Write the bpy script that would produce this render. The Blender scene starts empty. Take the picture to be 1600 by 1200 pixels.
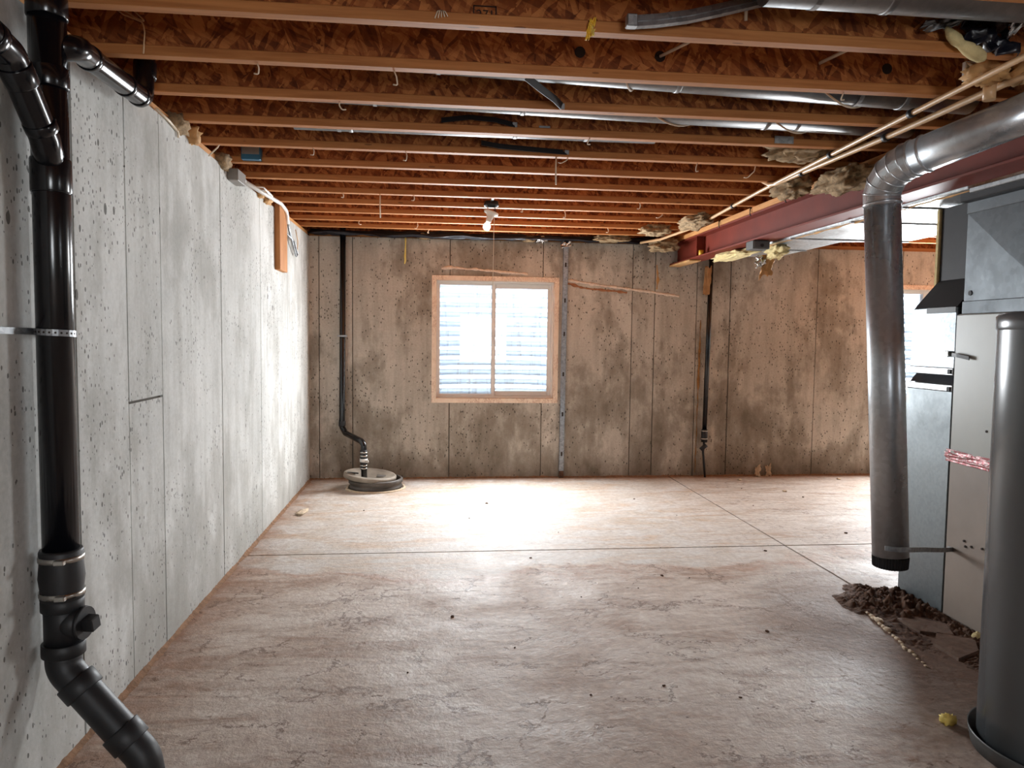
import bpy, math, random
from mathutils import Vector, Matrix, noise
random.seed(7)
S = bpy.context.scene
COL = S.collection
PI = math.pi

# ------------------------------------------------------------------ camera
H_CAM = 1.3929
cam_d = bpy.data.cameras.new('camera')
cam_d.sensor_width = 36.0
cam_d.sensor_fit = 'HORIZONTAL'
cam_d.lens = 1148.12 * 36.0 / 1600.0
cam_d.clip_start = 0.02
cam = bpy.data.objects.new('camera', cam_d)
COL.objects.link(cam)
r_ = Vector((0.99434, -0.10558, 0.01204)); u_ = Vector((-0.00538, 0.0632, 0.99799)); f_ = Vector((0.10613, 0.9924, -0.06228))
cam.matrix_world = Matrix(((r_.x, u_.x, -f_.x, 0), (r_.y, u_.y, -f_.y, 0), (r_.z, u_.z, -f_.z, H_CAM), (0, 0, 0, 1)))
S.camera = cam

# ------------------------------------------------------------------ world, sun, daylight, added fill
W = bpy.data.worlds.new('world'); S.world = W; W.use_nodes = True
wn = W.node_tree.nodes; wl = W.node_tree.links
bg = wn['Background']
sky = wn.new('ShaderNodeTexSky'); sky.sky_type = 'NISHITA'; sky.sun_disc = False
sky.sun_elevation = math.radians(48); sky.sun_rotation = math.radians(200)
wl.new(sky.outputs[0], bg.inputs[0]); bg.inputs[1].default_value = 1.5

sun_d = bpy.data.lights.new('sun', 'SUN'); sun_d.energy = 24.0; sun_d.angle = math.radians(1.0); sun_d.color = (1.0, 0.97, 0.92)
sun = bpy.data.objects.new('sun', sun_d); COL.objects.link(sun)
sun.rotation_euler = Vector((0.10, 0.38, -1.0)).to_track_quat('-Z', 'Y').to_euler()

def daylight(name, loc, target, sx, sy, watts, col=(0.93, 0.97, 1.0)):
    d = bpy.data.lights.new(name, 'AREA'); d.shape = 'RECTANGLE'; d.size = sx; d.size_y = sy
    d.energy = watts; d.color = col
    o = bpy.data.objects.new(name, d); COL.objects.link(o)
    o.location = loc
    o.rotation_euler = (Vector(target) - Vector(loc)).to_track_quat('-Z', 'Z').to_euler()
    return o

XL, XR, YB, YF = -1.1876, 6.6, 7.2346, -3.3
HW, HJ = 2.3424, 2.381
daylight('daylight_back_window', (0.605, YB - 0.013, 1.375), (0.605, 0, 1.375), 1.13, 1.12, 124)
daylight('daylight_far_window', (5.17, YB - 0.013, 1.375), (5.17, 0, 1.375), 1.13, 1.12, 190)
daylight('fill_rear_added_window', (1.2, YF + 0.013, 1.375), (1.2, 0, 1.375), 1.13, 1.12, 62)  # fill lamp at an unseen window added behind the camera
daylight('fill_side_added_window', (XR - 0.013, -0.6, 1.375), (0, -0.6, 1.375), 1.13, 1.12, 12)  # weak fill lamp at the unseen window added in the right wall

S.view_settings.view_transform = 'Standard'
S.view_settings.look = 'None'
S.view_settings.gamma = 1.0
S.view_settings.use_curve_mapping = False
S.view_settings.exposure = 0.35
S.cycles.use_denoising = True
S.cycles.max_bounces = 10
S.cycles.diffuse_bounces = 5
S.cycles.adaptive_threshold = 0.015
S.cycles.sample_clamp_indirect = 6.0
S.cycles.caustics_reflective = False
S.cycles.caustics_refractive = False

# ------------------------------------------------------------------ material helpers
def lin(r, g, b):
    f = lambda c: (c / 255 / 12.92) if c / 255 <= 0.04045 else ((c / 255 + 0.055) / 1.055) ** 2.4
    return (f(r), f(g), f(b), 1.0)

class NT:
    def __init__(s, name):
        s.m = bpy.data.materials.new(name); s.m.use_nodes = True
        s.t = s.m.node_tree; s.b = s.t.nodes['Principled BSDF']
    def n(s, typ, **kw):
        x = s.t.nodes.new(typ)
        for k, v in kw.items():
            if k.startswith('i_'):
                x.inputs[k[2:].replace('_', ' ')].default_value = v
            else:
                setattr(x, k, v)
        return x
    def l(s, a, b): s.t.links.new(a, b)
    def pos(s):
        return s.n('ShaderNodeNewGeometry').outputs['Position']
    def obj(s):
        return s.n('ShaderNodeTexCoord').outputs['Object']
    def map(s, v, scale=(1, 1, 1), loc=(0, 0, 0), rot=(0, 0, 0)):
        m = s.n('ShaderNodeMapping'); m.inputs['Scale'].default_value = scale; m.inputs['Location'].default_value = loc; m.inputs['Rotation'].default_value = rot
        s.l(v, m.inputs['Vector']); return m.outputs[0]
    def noise(s, v, scale, detail=4, rough=0.55, dist=0.0):
        x = s.n('ShaderNodeTexNoise'); x.inputs['Scale'].default_value = scale; x.inputs['Detail'].default_value = detail
        x.inputs['Roughness'].default_value = rough; x.inputs['Distortion'].default_value = dist
        if v is not None: s.l(v, x.inputs['Vector'])
        return x.outputs['Fac']
    def vor(s, v, scale, feature='F1', out='Distance', rnd=1.0):
        x = s.n('ShaderNodeTexVoronoi', feature=feature); x.inputs['Scale'].default_value = scale; x.inputs['Randomness'].default_value = rnd
        if v is not None: s.l(v, x.inputs['Vector'])
        return x.outputs[out]
    def ramp(s, v, stops, interp='LINEAR'):
        x = s.n('ShaderNodeValToRGB'); x.color_ramp.interpolation = interp
        e = x.color_ramp.elements
        while len(e) < len(stops): e.new(0.5)
        for i, (p, c) in enumerate(stops):
            e[i].position = p
            e[i].color = c if isinstance(c, tuple) else (c, c, c, 1)
        s.l(v, x.inputs[0]); return x.outputs[0]
    def mix(s, f, a, b, mode='MIX'):
        x = s.n('ShaderNodeMix', data_type='RGBA', blend_type=mode)
        for k, v in ((0, f), (6, a), (7, b)):
            if isinstance(v, (int, float)): x.inputs[k].default_value = v if k == 0 else (v, v, v, 1)
            elif isinstance(v, tuple): x.inputs[k].default_value = v
            else: s.l(v, x.inputs[k])
        return x.outputs[2]
    def math(s, op, a, b=0.0, clamp=False):
        x = s.n('ShaderNodeMath', operation=op); x.use_clamp = clamp
        for k, v in ((0, a), (1, b)):
            if isinstance(v, (int, float)): x.inputs[k].default_value = v
            else: s.l(v, x.inputs[k])
        return x.outputs[0]
    def sep(s, v):
        x = s.n('ShaderNodeSeparateXYZ'); s.l(v, x.inputs[0]); return x.outputs
    def set(s, **kw):
        for k, v in kw.items():
            i = s.b.inputs[k.replace('_', ' ')]
            if isinstance(v, (int, float, tuple)): i.default_value = v
            else: s.l(v, i)
        return s
    def bump(s, h, strength=0.3, dist=0.01):
        x = s.n('ShaderNodeBump'); x.inputs['Strength'].default_value = strength; x.inputs['Distance'].default_value = dist
        s.l(h, x.inputs['Height']); s.l(x.outputs[0], s.b.inputs['Normal'])

def simple(name, col, rough=0.6, metal=0.0, var=0.12, scale=14.0, bump=0.0, spec=0.5):
    k = NT(name); p = k.obj()
    n = k.noise(p, scale, 5)
    dark = tuple(c * (1 - var) for c in col[:3]) + (1,); lite = tuple(min(1, c * (1 + var)) for c in col[:3]) + (1,)
    k.set(Base_Color=k.ramp(n, [(0.3, dark), (0.7, lite)]), Roughness=rough, Metallic=metal)
    k.b.inputs['Specular IOR Level'].default_value = spec
    if bump: k.bump(k.noise(p, scale * 3, 4), bump, 0.004)
    return k.m

def concrete_wall(name, c_lo, c_hi, c_stain, stain_amt, pit_scale):
    k = NT(name); p = k.pos(); z = k.sep(p)[2]
    rnd = k.n('ShaderNodeObjectInfo').outputs['Random']
    big = k.noise(p, 1.4, 7, 0.6, 0.4)
    streak = k.noise(k.map(p, (5, 5, 0.55)), 2.2, 5, 0.6)
    fine = k.noise(p, 55, 4, 0.65)
    col = k.mix(k.ramp(big, [(0.32, 0.0), (0.68, 1.0)]), c_lo, c_hi)
    col = k.mix(k.math('MULTIPLY', k.ramp(streak, [(0.45, 0.0), (0.72, 1.0)]), 0.35), col, c_stain)
    col = k.mix(0.5, col, k.ramp(fine, [(0.25, 0.36), (0.75, 0.64)]), 'OVERLAY')
    # damp blotches, heavier low on the wall
    low = k.ramp(z, [(0.0, 1.0), (0.35, 0.55), (1.0, 0.30)])
    st = k.noise(k.map(p, (1, 1, 0.62)), 1.9, 8, 0.66, 0.25)
    st2 = k.noise(k.map(p, (1, 1, 0.5)), 7.0, 6, 0.66, 0.3)
    stm = k.math('ADD', k.math('MULTIPLY', st, 0.72), k.math('MULTIPLY', st2, 0.28))
    stm = k.math('ADD', stm, k.math('MULTIPLY', low, 0.16))
    stm = k.ramp(stm, [(0.53, 0.0), (0.60, 0.55), (0.72, 1.0)])
    col = k.mix(k.math('MULTIPLY', stm, stain_amt), col, c_stain)
    # panel to panel tone
    col = k.mix(k.math('MULTIPLY', rnd, 0.18), col, c_stain)
    # bug holes
    holes = None
    for sc_, thr, base, grow in ((pit_scale, 0.62, 0.07, 0.30), (pit_scale * 2.6, 0.66, 0.16, 0.22)):
        q = k.map(p, (1, 1, 0.55), loc=(sc_ * 0.37, 0.2, 0.1))
        d = k.vor(q, sc_); cs = k.sep(k.vor(q, sc_, out='Color'))
        gate = k.math('GREATER_THAN', k.math('ADD', cs[0], k.math('MULTIPLY', k.math('SUBTRACT', k.noise(p, 2.3, 4), 0.5), 2.2)), thr)
        size = k.math('ADD', k.math('MULTIPLY', k.math('POWER', cs[1], 4.0), grow), base)
        hh = k.math('MULTIPLY', k.math('LESS_THAN', k.math('ADD', d, k.math('MULTIPLY', k.math('SUBTRACT', k.noise(p, 120, 2), 0.5), 0.12)), size), gate)
        holes = hh if holes is None else k.math('MAXIMUM', holes, hh)
    hole = holes
    col = k.mix(k.math('MULTIPLY', hole, 0.78), col, lin(58, 54, 48))
    k.set(Base_Color=col, Roughness=0.88)
    k.b.inputs['Specular IOR Level'].default_value = 0.25
    hgt = k.math('SUBTRACT', k.math('MULTIPLY', fine, 0.35), k.math('MULTIPLY', hole, 1.0))
    k.bump(hgt, 0.45, 0.006)
    return k.m

M = {}
M['wall_left'] = concrete_wall('concrete_left', lin(186, 187, 184), lin(220, 221, 218), lin(142, 139, 131), 0.62, 26)
M['wall_back'] = concrete_wall('concrete_back', lin(180, 172, 160), lin(208, 201, 189), lin(106, 95, 81), 0.85, 24)
M['joint'] = simple('dark_joint_concrete', lin(92, 84, 74), 0.95)  # darker concrete seen in the gaps between form panels

def floor_mat():
    k = NT('floor_concrete'); p = k.pos(); x, y, z = k.sep(p)
    n1 = k.noise(p, 1.1, 8, 0.62, 0.6); n2 = k.noise(p, 4.5, 7, 0.65, 0.5); n3 = k.noise(p, 26, 6, 0.7, 0.2); n4 = k.noise(p, 110, 3, 0.6)
    st = k.noise(k.map(p, (0.5, 2.0, 1)), 3.2, 6, 0.66, 1.0)
    wob = k.math('ADD', k.math('MULTIPLY', k.math('SUBTRACT', n1, 0.5), 1.2), k.math('MULTIPLY', k.math('SUBTRACT', n2, 0.5), 0.5))
    # washed, paler concrete reaching out from under the window; its edge is a tide mark
    dx = k.math('MULTIPLY', k.math('SUBTRACT', x, 0.5), 0.16)
    edge = k.math('SUBTRACT', k.math('ADD', y, wob), k.math('ADD', 4.22, k.math('MULTIPLY', k.math('MULTIPLY', dx, dx), 2.4)))
    clean = k.ramp(edge, [(0.0, 0.0), (0.10, 1.0)])
    tide = k.ramp(k.math('ABSOLUTE', k.math('SUBTRACT', edge, 0.0)), [(0.0, 1.0), (0.11, 0.0)])
    right = k.ramp(k.math('SUBTRACT', k.math('ADD', x, k.math('MULTIPLY', wob, 0.8)), 1.7), [(0.0, 0.0), (0.9, 1.0)])
    clean = k.math('MULTIPLY', clean, k.math('SUBTRACT', 1.0, k.math('MULTIPLY', right, 0.65)))
    dusty = k.mix(k.ramp(n1, [(0.34, 0.0), (0.66, 1.0)]), lin(180, 156, 139), lin(208, 195, 183))
    dusty = k.mix(k.ramp(st, [(0.46, 0.0), (0.66, 0.85)]), dusty, lin(154, 125, 105))
    dusty = k.mix(k.ramp(k.noise(k.map(p, (0.8, 1.3, 1)), 2.6, 9, 0.72, 0.5), [(0.52, 0.0), (0.58, 0.45), (0.62, 0.1), (0.70, 0.6)]), dusty, lin(214, 204, 194))
    pale = k.mix(k.ramp(n2, [(0.35, 0.0), (0.65, 1.0)]), lin(188, 174, 160), lin(202, 196, 190))
    pale = k.mix(k.ramp(st, [(0.48, 0.0), (0.68, 0.75)]), pale, lin(188, 156, 126))
    col = k.mix(clean, dusty, pale)
    col = k.mix(k.math('MULTIPLY', tide, k.math('MULTIPLY', k.ramp(n2, [(0.3, 0.1), (0.6, 0.75)]), 0.8)), col, lin(158, 112, 82))
    # red-brown silt left along the walls
    ex = k.math('SUBTRACT', x, XL); ey = k.math('SUBTRACT', YB, y)
    e = k.math('MINIMUM', ex, k.math('MULTIPLY', ey, 1.0))
    silt = k.ramp(k.math('ADD', e, k.math('MULTIPLY', k.math('SUBTRACT', n2, 0.5), 0.5)), [(0.0, 1.0), (0.03, 0.7), (0.26, 0.0)])
    col = k.mix(k.math('MULTIPLY', silt, 0.7), col, lin(150, 104, 74))
    # dark dirt by the furnace
    fx = k.math('SUBTRACT', x, 2.35); fy = k.math('SUBTRACT', y, 3.0)
    fd = k.math('ADD', k.math('MULTIPLY', fx, fx), k.math('MULTIPLY', k.math('MULTIPLY', fy, fy), 0.45))
    fm = k.ramp(k.math('ADD', fd, k.math('MULTIPLY', k.math('SUBTRACT', n2, 0.5), 0.5)), [(0.0, 1.0), (0.25, 0.8), (0.85, 0.0)])
    col = k.mix(k.math('MULTIPLY', fm, 0.85), col, lin(98, 74, 60))
    col = k.mix(0.8, col, k.ramp(n3, [(0.25, 0.30), (0.75, 0.66)]), 'OVERLAY')
    # specks and flaking edges
    sp = k.vor(p, 17); spc = k.sep(k.vor(p, 17, out='Color'))
    speck = k.math('MULTIPLY', k.math('LESS_THAN', sp, 0.085), k.math('GREATER_THAN', spc[0], 0.83))
    col = k.mix(k.math('MULTIPLY', speck, 0.8), col, lin(88, 66, 52))
    wn_ = k.n('ShaderNodeTexNoise'); wn_.inputs['Scale'].default_value = 6.0; wn_.inputs['Detail'].default_value = 7.0; wn_.inputs['Roughness'].default_value = 0.68; k.l(p, wn_.inputs['Vector'])
    crk = k.vor(k.map(k.mix(0.16, p, wn_.outputs['Color'], 'LINEAR_LIGHT'), (1, 1.7, 1)), 3.4, 'DISTANCE_TO_EDGE')
    cm = k.math('MULTIPLY', k.math('LESS_THAN', crk, 0.022), k.ramp(k.noise(p, 3.4, 6), [(0.50, 0.0), (0.56, 1.0)]))
    cm = k.math('MULTIPLY', cm, k.math('SUBTRACT', 1.0, clean))
    col = k.mix(k.math('MULTIPLY', cm, 0.7), col, lin(104, 76, 58))
    k.set(Base_Color=col)
    ro = k.mix(clean, k.ramp(n1, [(0.3, 0.78), (0.62, 0.52)]), k.ramp(n2, [(0.3, 0.52), (0.7, 0.72)]))
    k.b.inputs['Specular IOR Level'].default_value = 0.35
    k.set(Roughness=ro)
    hgt = k.math('ADD', k.math('MULTIPLY', n3, 0.7), k.math('MULTIPLY', n2, 1.2))
    hgt = k.math('SUBTRACT', hgt, k.math('MULTIPLY', cm, 0.7))
    hgt = k.math('ADD', hgt, k.math('MULTIPLY', speck, 0.4))
    hgt = k.math('ADD', hgt, k.math('MULTIPLY', n4, 0.15))
    k.bump(hgt, 0.5, 0.014)
    return k.m
M['floor'] = floor_mat()
M['subgrade'] = simple('silt_in_joint', lin(62, 44, 33), 0.95)

def osb(name, c0, c1, c2):
    k = NT(name); p = k.pos()
    ns = k.n('ShaderNodeTexNoise'); ns.inputs['Scale'].default_value = 5.0; k.l(p, ns.inputs['Vector'])
    q = k.mix(0.03, p, ns.outputs['Color'], 'LINEAR_LIGHT')
    def strands(rot, sx, sz, sd):
        r1 = k.map(q, (1, 1, 1), rot=(0, rot, 0)); return k.sep(k.vor(k.map(r1, (sx, 1, sz), loc=(sd, sd, sd)), 1.0, out='Color'))[0]
    a1 = strands(0.35, 62, 13, 3.0); a2 = strands(-0.55, 48, 11, 9.0); a3 = strands(1.1, 70, 15, 5.0)
    sel = k.noise(p, 14, 3, 0.5)
    a = k.mix(k.math('GREATER_THAN', sel, 0.5), a1, a2); b = a3
    n = k.noise(p, 40, 5, 0.6)
    v = k.math('ADD', k.math('ADD', k.math('MULTIPLY', a, 0.5), k.math('MULTIPLY', b, 0.32)), k.math('MULTIPLY', n, 0.3))
    col = k.ramp(v, [(0.22, c0), (0.5, c1), (0.86, c2)])
    k.set(Base_Color=col, Roughness=0.72); k.b.inputs['Specular IOR Level'].default_value = 0.3
    k.bump(v, 0.25, 0.003)
    return k.m
M['osb'] = osb('osb_web', lin(94, 47, 20), lin(144, 80, 39), lin(196, 128, 72))
M['subfloor'] = osb('osb_subfloor', lin(118, 78, 48), lin(150, 104, 66), lin(182, 138, 94))

def wood(name, c0, c1, grain=(1.2, 26, 26)):
    k = NT(name); p = k.pos()
    g = k.noise(k.map(p, grain), 2.4, 6, 0.6, 0.6); n = k.noise(p, 3.0, 4)
    col = k.ramp(k.math('ADD', k.math('MULTIPLY', g, 0.75), k.math('MULTIPLY', n, 0.25)), [(0.3, c0), (0.68, c1)])
    kn = k.vor(k.map(p, (2.2, 9, 9)), 2.0)
    col = k.mix(k.math('MULTIPLY', k.math('LESS_THAN', kn, 0.09), 0.6), col, lin(84, 48, 26))
    k.set(Base_Color=col, Roughness=0.66); k.b.inputs['Specular IOR Level'].default_value = 0.3
    k.bump(g, 0.15, 0.002)
    return k.m
M['flange'] = wood('joist_flange_lumber', lin(150, 92, 48), lin(190, 128, 74))
M['lumber'] = wood('framing_lumber', lin(180, 122, 70), lin(222, 166, 106), (26, 1.2, 26))
M['post_wood'] = wood('weathered_block_wood', lin(150, 94, 52), lin(200, 142, 88), (26, 26, 1.2))

def galv(name, base, rough, spangle=60, amt=0.2, metal=1.0):
    k = NT(name); p = k.obj()
    v = k.sep(k.vor(p, spangle, out='Color'))[0]; n = k.noise(p, 3.0, 5, 0.6)
    lo = tuple(c * (1 - amt) for c in base[:3]) + (1,); hi = tuple(min(1, c * (1 + amt)) for c in base[:3]) + (1,)
    k.set(Base_Color=k.ramp(k.math('ADD', k.math('MULTIPLY', v, 0.5), k.math('MULTIPLY', n, 0.5)), [(0.25, lo), (0.75, hi)]), Metallic=metal,
          Roughness=k.ramp(n, [(0.3, rough * 0.8), (0.7, rough * 1.25)]))
    k.bump(n, 0.06, 0.004)
    return k.m
M['galv'] = galv('galvanised_sheet', lin(186, 190, 192), 0.46)
M['duct'] = galv('round_duct_steel', lin(190, 195, 200), 0.30, 50, 0.08, 0.72)
M['bay_duct'] = galv('dusty_bay_duct_steel', lin(142, 144, 146), 0.44, 50, 0.08)
M['galv_mid'] = galv('spangled_return_sheet', lin(124, 130, 134), 0.42, 90, 0.25)
M['galv_drop'] = galv('return_drop_sheet', lin(112, 117, 119), 0.5, 70, 0.06)
M['galv_dull'] = galv('dull_galvanised', lin(150, 152, 154), 0.5)
M['galv_dark_shaded'] = simple('dark_and_shaded_steel', lin(44, 44, 46), 0.55, 0.0, 0.08, spec=0.2)  # dark steel; on the return duct the near-black is painted shade
M['well'] = simple('corrugated_well_steel', lin(226, 236, 244), 0.5, 0.15, 0.05)
M['clamp'] = galv('stainless_band', lin(196, 194, 188), 0.28, 60, 0.05)
M['foil'] = galv('crumpled_foil', lin(214, 214, 214), 0.22, 40, 0.1)
M['black_pipe'] = simple('black_abs_pipe', lin(11, 13, 18), 0.2, var=0.25, scale=4, spec=0.55)
M['black_matte'] = simple('dusty_black_plastic', lin(25, 26, 29), 0.5, var=0.35, scale=8)
M['rubber'] = simple('black_rubber', lin(28, 28, 30), 0.5, var=0.25)
M['sump'] = simple('dusty_grey_basin_plastic', lin(84, 78, 72), 0.6, var=0.35, scale=10, bump=0.2)
M['lid'] = simple('dusty_lid_plastic', lin(138, 128, 115), 0.65, var=0.3, scale=9, bump=0.2)
M['beam'] = simple('red_oxide_primer', lin(112, 39, 22), 0.6, var=0.16, scale=5, bump=0.06, spec=0.3)
M['vinyl'] = simple('white_vinyl', lin(232, 228, 222), 0.4, var=0.03)
def buck():
    k = NT('glue_streaked_buck'); p = k.pos()
    n = k.noise(p, 9, 5, 0.6); w = k.noise(k.map(p, (14, 14, 6)), 2.2, 5, 0.7, 1.5)
    col = k.ramp(n, [(0.3, lin(232, 208, 184)), (0.7, lin(246, 228, 208))])
    sm = k.ramp(k.math('ABSOLUTE', k.math('SUBTRACT', w, 0.5)), [(0.0, 1.0), (0.035, 0.0)])
    gate = k.ramp(k.noise(p, 2.3, 3), [(0.40, 0.0), (0.50, 1.0)])
    col = k.mix(k.math('MULTIPLY', k.math('MULTIPLY', sm, gate), 0.8), col, lin(166, 106, 72))
    k.set(Base_Color=col, Roughness=0.8); k.bump(n, 0.2, 0.004)
    return k.m
M['buck'] = buck()
def glass():
    k = NT('window_glass'); t = k.t
    tr = k.n('ShaderNodeBsdfTransparent'); tr.inputs[0].default_value = (0.95, 0.98, 1.0, 1)
    gl = k.n('ShaderNodeBsdfGlossy'); gl.inputs['Roughness'].default_value = 0.02
    fr = k.n('ShaderNodeFresnel'); fr.inputs[0].default_value = 1.35
    n = k.noise(k.map(k.pos(), (9, 9, 1.2)), 2.0, 5, 0.6, 0.4)
    df = k.n('ShaderNodeBsdfDiffuse'); df.inputs[0].default_value = lin(236, 232, 222)
    mx = k.n('ShaderNodeMixShader'); k.l(fr.outputs[0], mx.inputs[0]); k.l(tr.outputs[0], mx.inputs[1]); k.l(gl.outputs[0], mx.inputs[2])
    m2 = k.n('ShaderNodeMixShader'); k.l(k.ramp(n, [(0.55, 0.0), (0.72, 0.22)]), m2.inputs[0]); k.l(mx.outputs[0], m2.inputs[1]); k.l(df.outputs[0], m2.inputs[2])
    k.l(m2.outputs[0], t.nodes['Material Output'].inputs[0])
    return k.m
M['glass'] = glass()
M['gravel'] = simple('well_gravel', lin(190, 180, 168), 0.9, var=0.3, scale=40, bump=0.5)
M['insul'] = simple('brown_fiberglass', lin(148, 124, 92), 0.95, var=0.45, scale=30, bump=1.0)
M['insul_y'] = simple('yellow_fiberglass', lin(206, 188, 138), 0.95, var=0.22, scale=22, bump=0.8)
M['kraft'] = simple('torn_kraft_paper', lin(178, 132, 86), 0.85, var=0.2, scale=12, bump=0.3)
M['foam'] = simple('tan_spray_foam', lin(188, 144, 92), 0.8, var=0.22, scale=18, bump=0.5)
M['rust'] = simple('rusty_tan_foam', lin(150, 108, 62), 0.9, var=0.4, scale=30, bump=0.6)
M['black_film'] = simple('black_plastic_film', lin(24, 25, 34), 0.3, var=0.3, scale=9, bump=0.5)
M['pex'] = simple('tan_water_pipe', lin(206, 168, 126), 0.35, var=0.08)
M['cable'] = simple('off_white_cable', lin(222, 206, 182), 0.5, var=0.08)
M['white_pvc'] = simple('white_pvc', lin(226, 226, 222), 0.4, var=0.04)
M['grey_box'] = simple('grey_junction_box', lin(128, 124, 118), 0.5, var=0.12)
M['dark_box'] = simple('dark_grey_box', lin(82, 84, 84), 0.45, var=0.12)
M['blue_box'] = simple('blue_electrical_box', lin(34, 96, 124), 0.45, var=0.15)
M['copper'] = simple('copper_wire_ends', lin(196, 120, 76), 0.4, 0.8)
M['porcelain'] = simple('white_porcelain', lin(226, 220, 210), 0.35, var=0.04)
M['bulb'] = simple('frosted_bulb_glass', lin(250, 248, 244), 0.25, var=0.02)
_b = M['bulb'].node_tree.nodes['Principled BSDF']; _b.inputs['Emission Color'].default_value = (1, 0.95, 0.92, 1); _b.inputs['Emission Strength'].default_value = 0.7
M['yellow'] = simple('yellow_plastic', lin(236, 190, 60), 0.5, var=0.1)
M['yfoam'] = simple('yellow_foam_drip', lin(232, 206, 112), 0.7, var=0.12)
M['heater'] = simple('grey_enamel_jacket', lin(84, 88, 91), 0.26, var=0.05, scale=3)
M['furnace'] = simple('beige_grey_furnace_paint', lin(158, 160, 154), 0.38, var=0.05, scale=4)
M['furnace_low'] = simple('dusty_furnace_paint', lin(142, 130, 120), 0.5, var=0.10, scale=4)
M['plenum'] = galv('plenum_sheet', lin(88, 92, 95), 0.5, 40, 0.08)
M['dirt'] = simple('dark_loose_soil', lin(88, 64, 49), 0.98, var=0.4, scale=30, bump=0.8)
M['dirt_lt'] = simple('dry_silt', lin(140, 106, 80), 0.98, var=0.3, scale=30, bump=0.8)
M['chip'] = simple('pale_mortar_chips', lin(204, 184, 158), 0.9, var=0.2, scale=40, bump=0.4)
M['ink'] = simple('black_stamp_ink', lin(36, 22, 14), 0.8)
M['glue'] = simple('dried_adhesive', lin(224, 204, 186), 0.8, var=0.2, scale=40, bump=0.5)
M['glue_br'] = simple('brown_dried_adhesive', lin(160, 108, 74), 0.8, var=0.2, scale=40, bump=0.5)
def tape():
    k = NT('red_printed_foil_tape'); p = k.obj()
    n = k.noise(k.map(p, (1, 18, 40)), 3, 5, 0.7, 1.0); w = k.noise(p, 30, 4)
    col = k.mix(k.ramp(n, [(0.44, 0.0), (0.50, 0.9)]), lin(178, 160, 158), lin(140, 40, 50))
    k.set(Base_Color=col, Metallic=0.4, Roughness=0.4); k.bump(w, 0.8, 0.006)
    return k.m
M['tape'] = tape()

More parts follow.
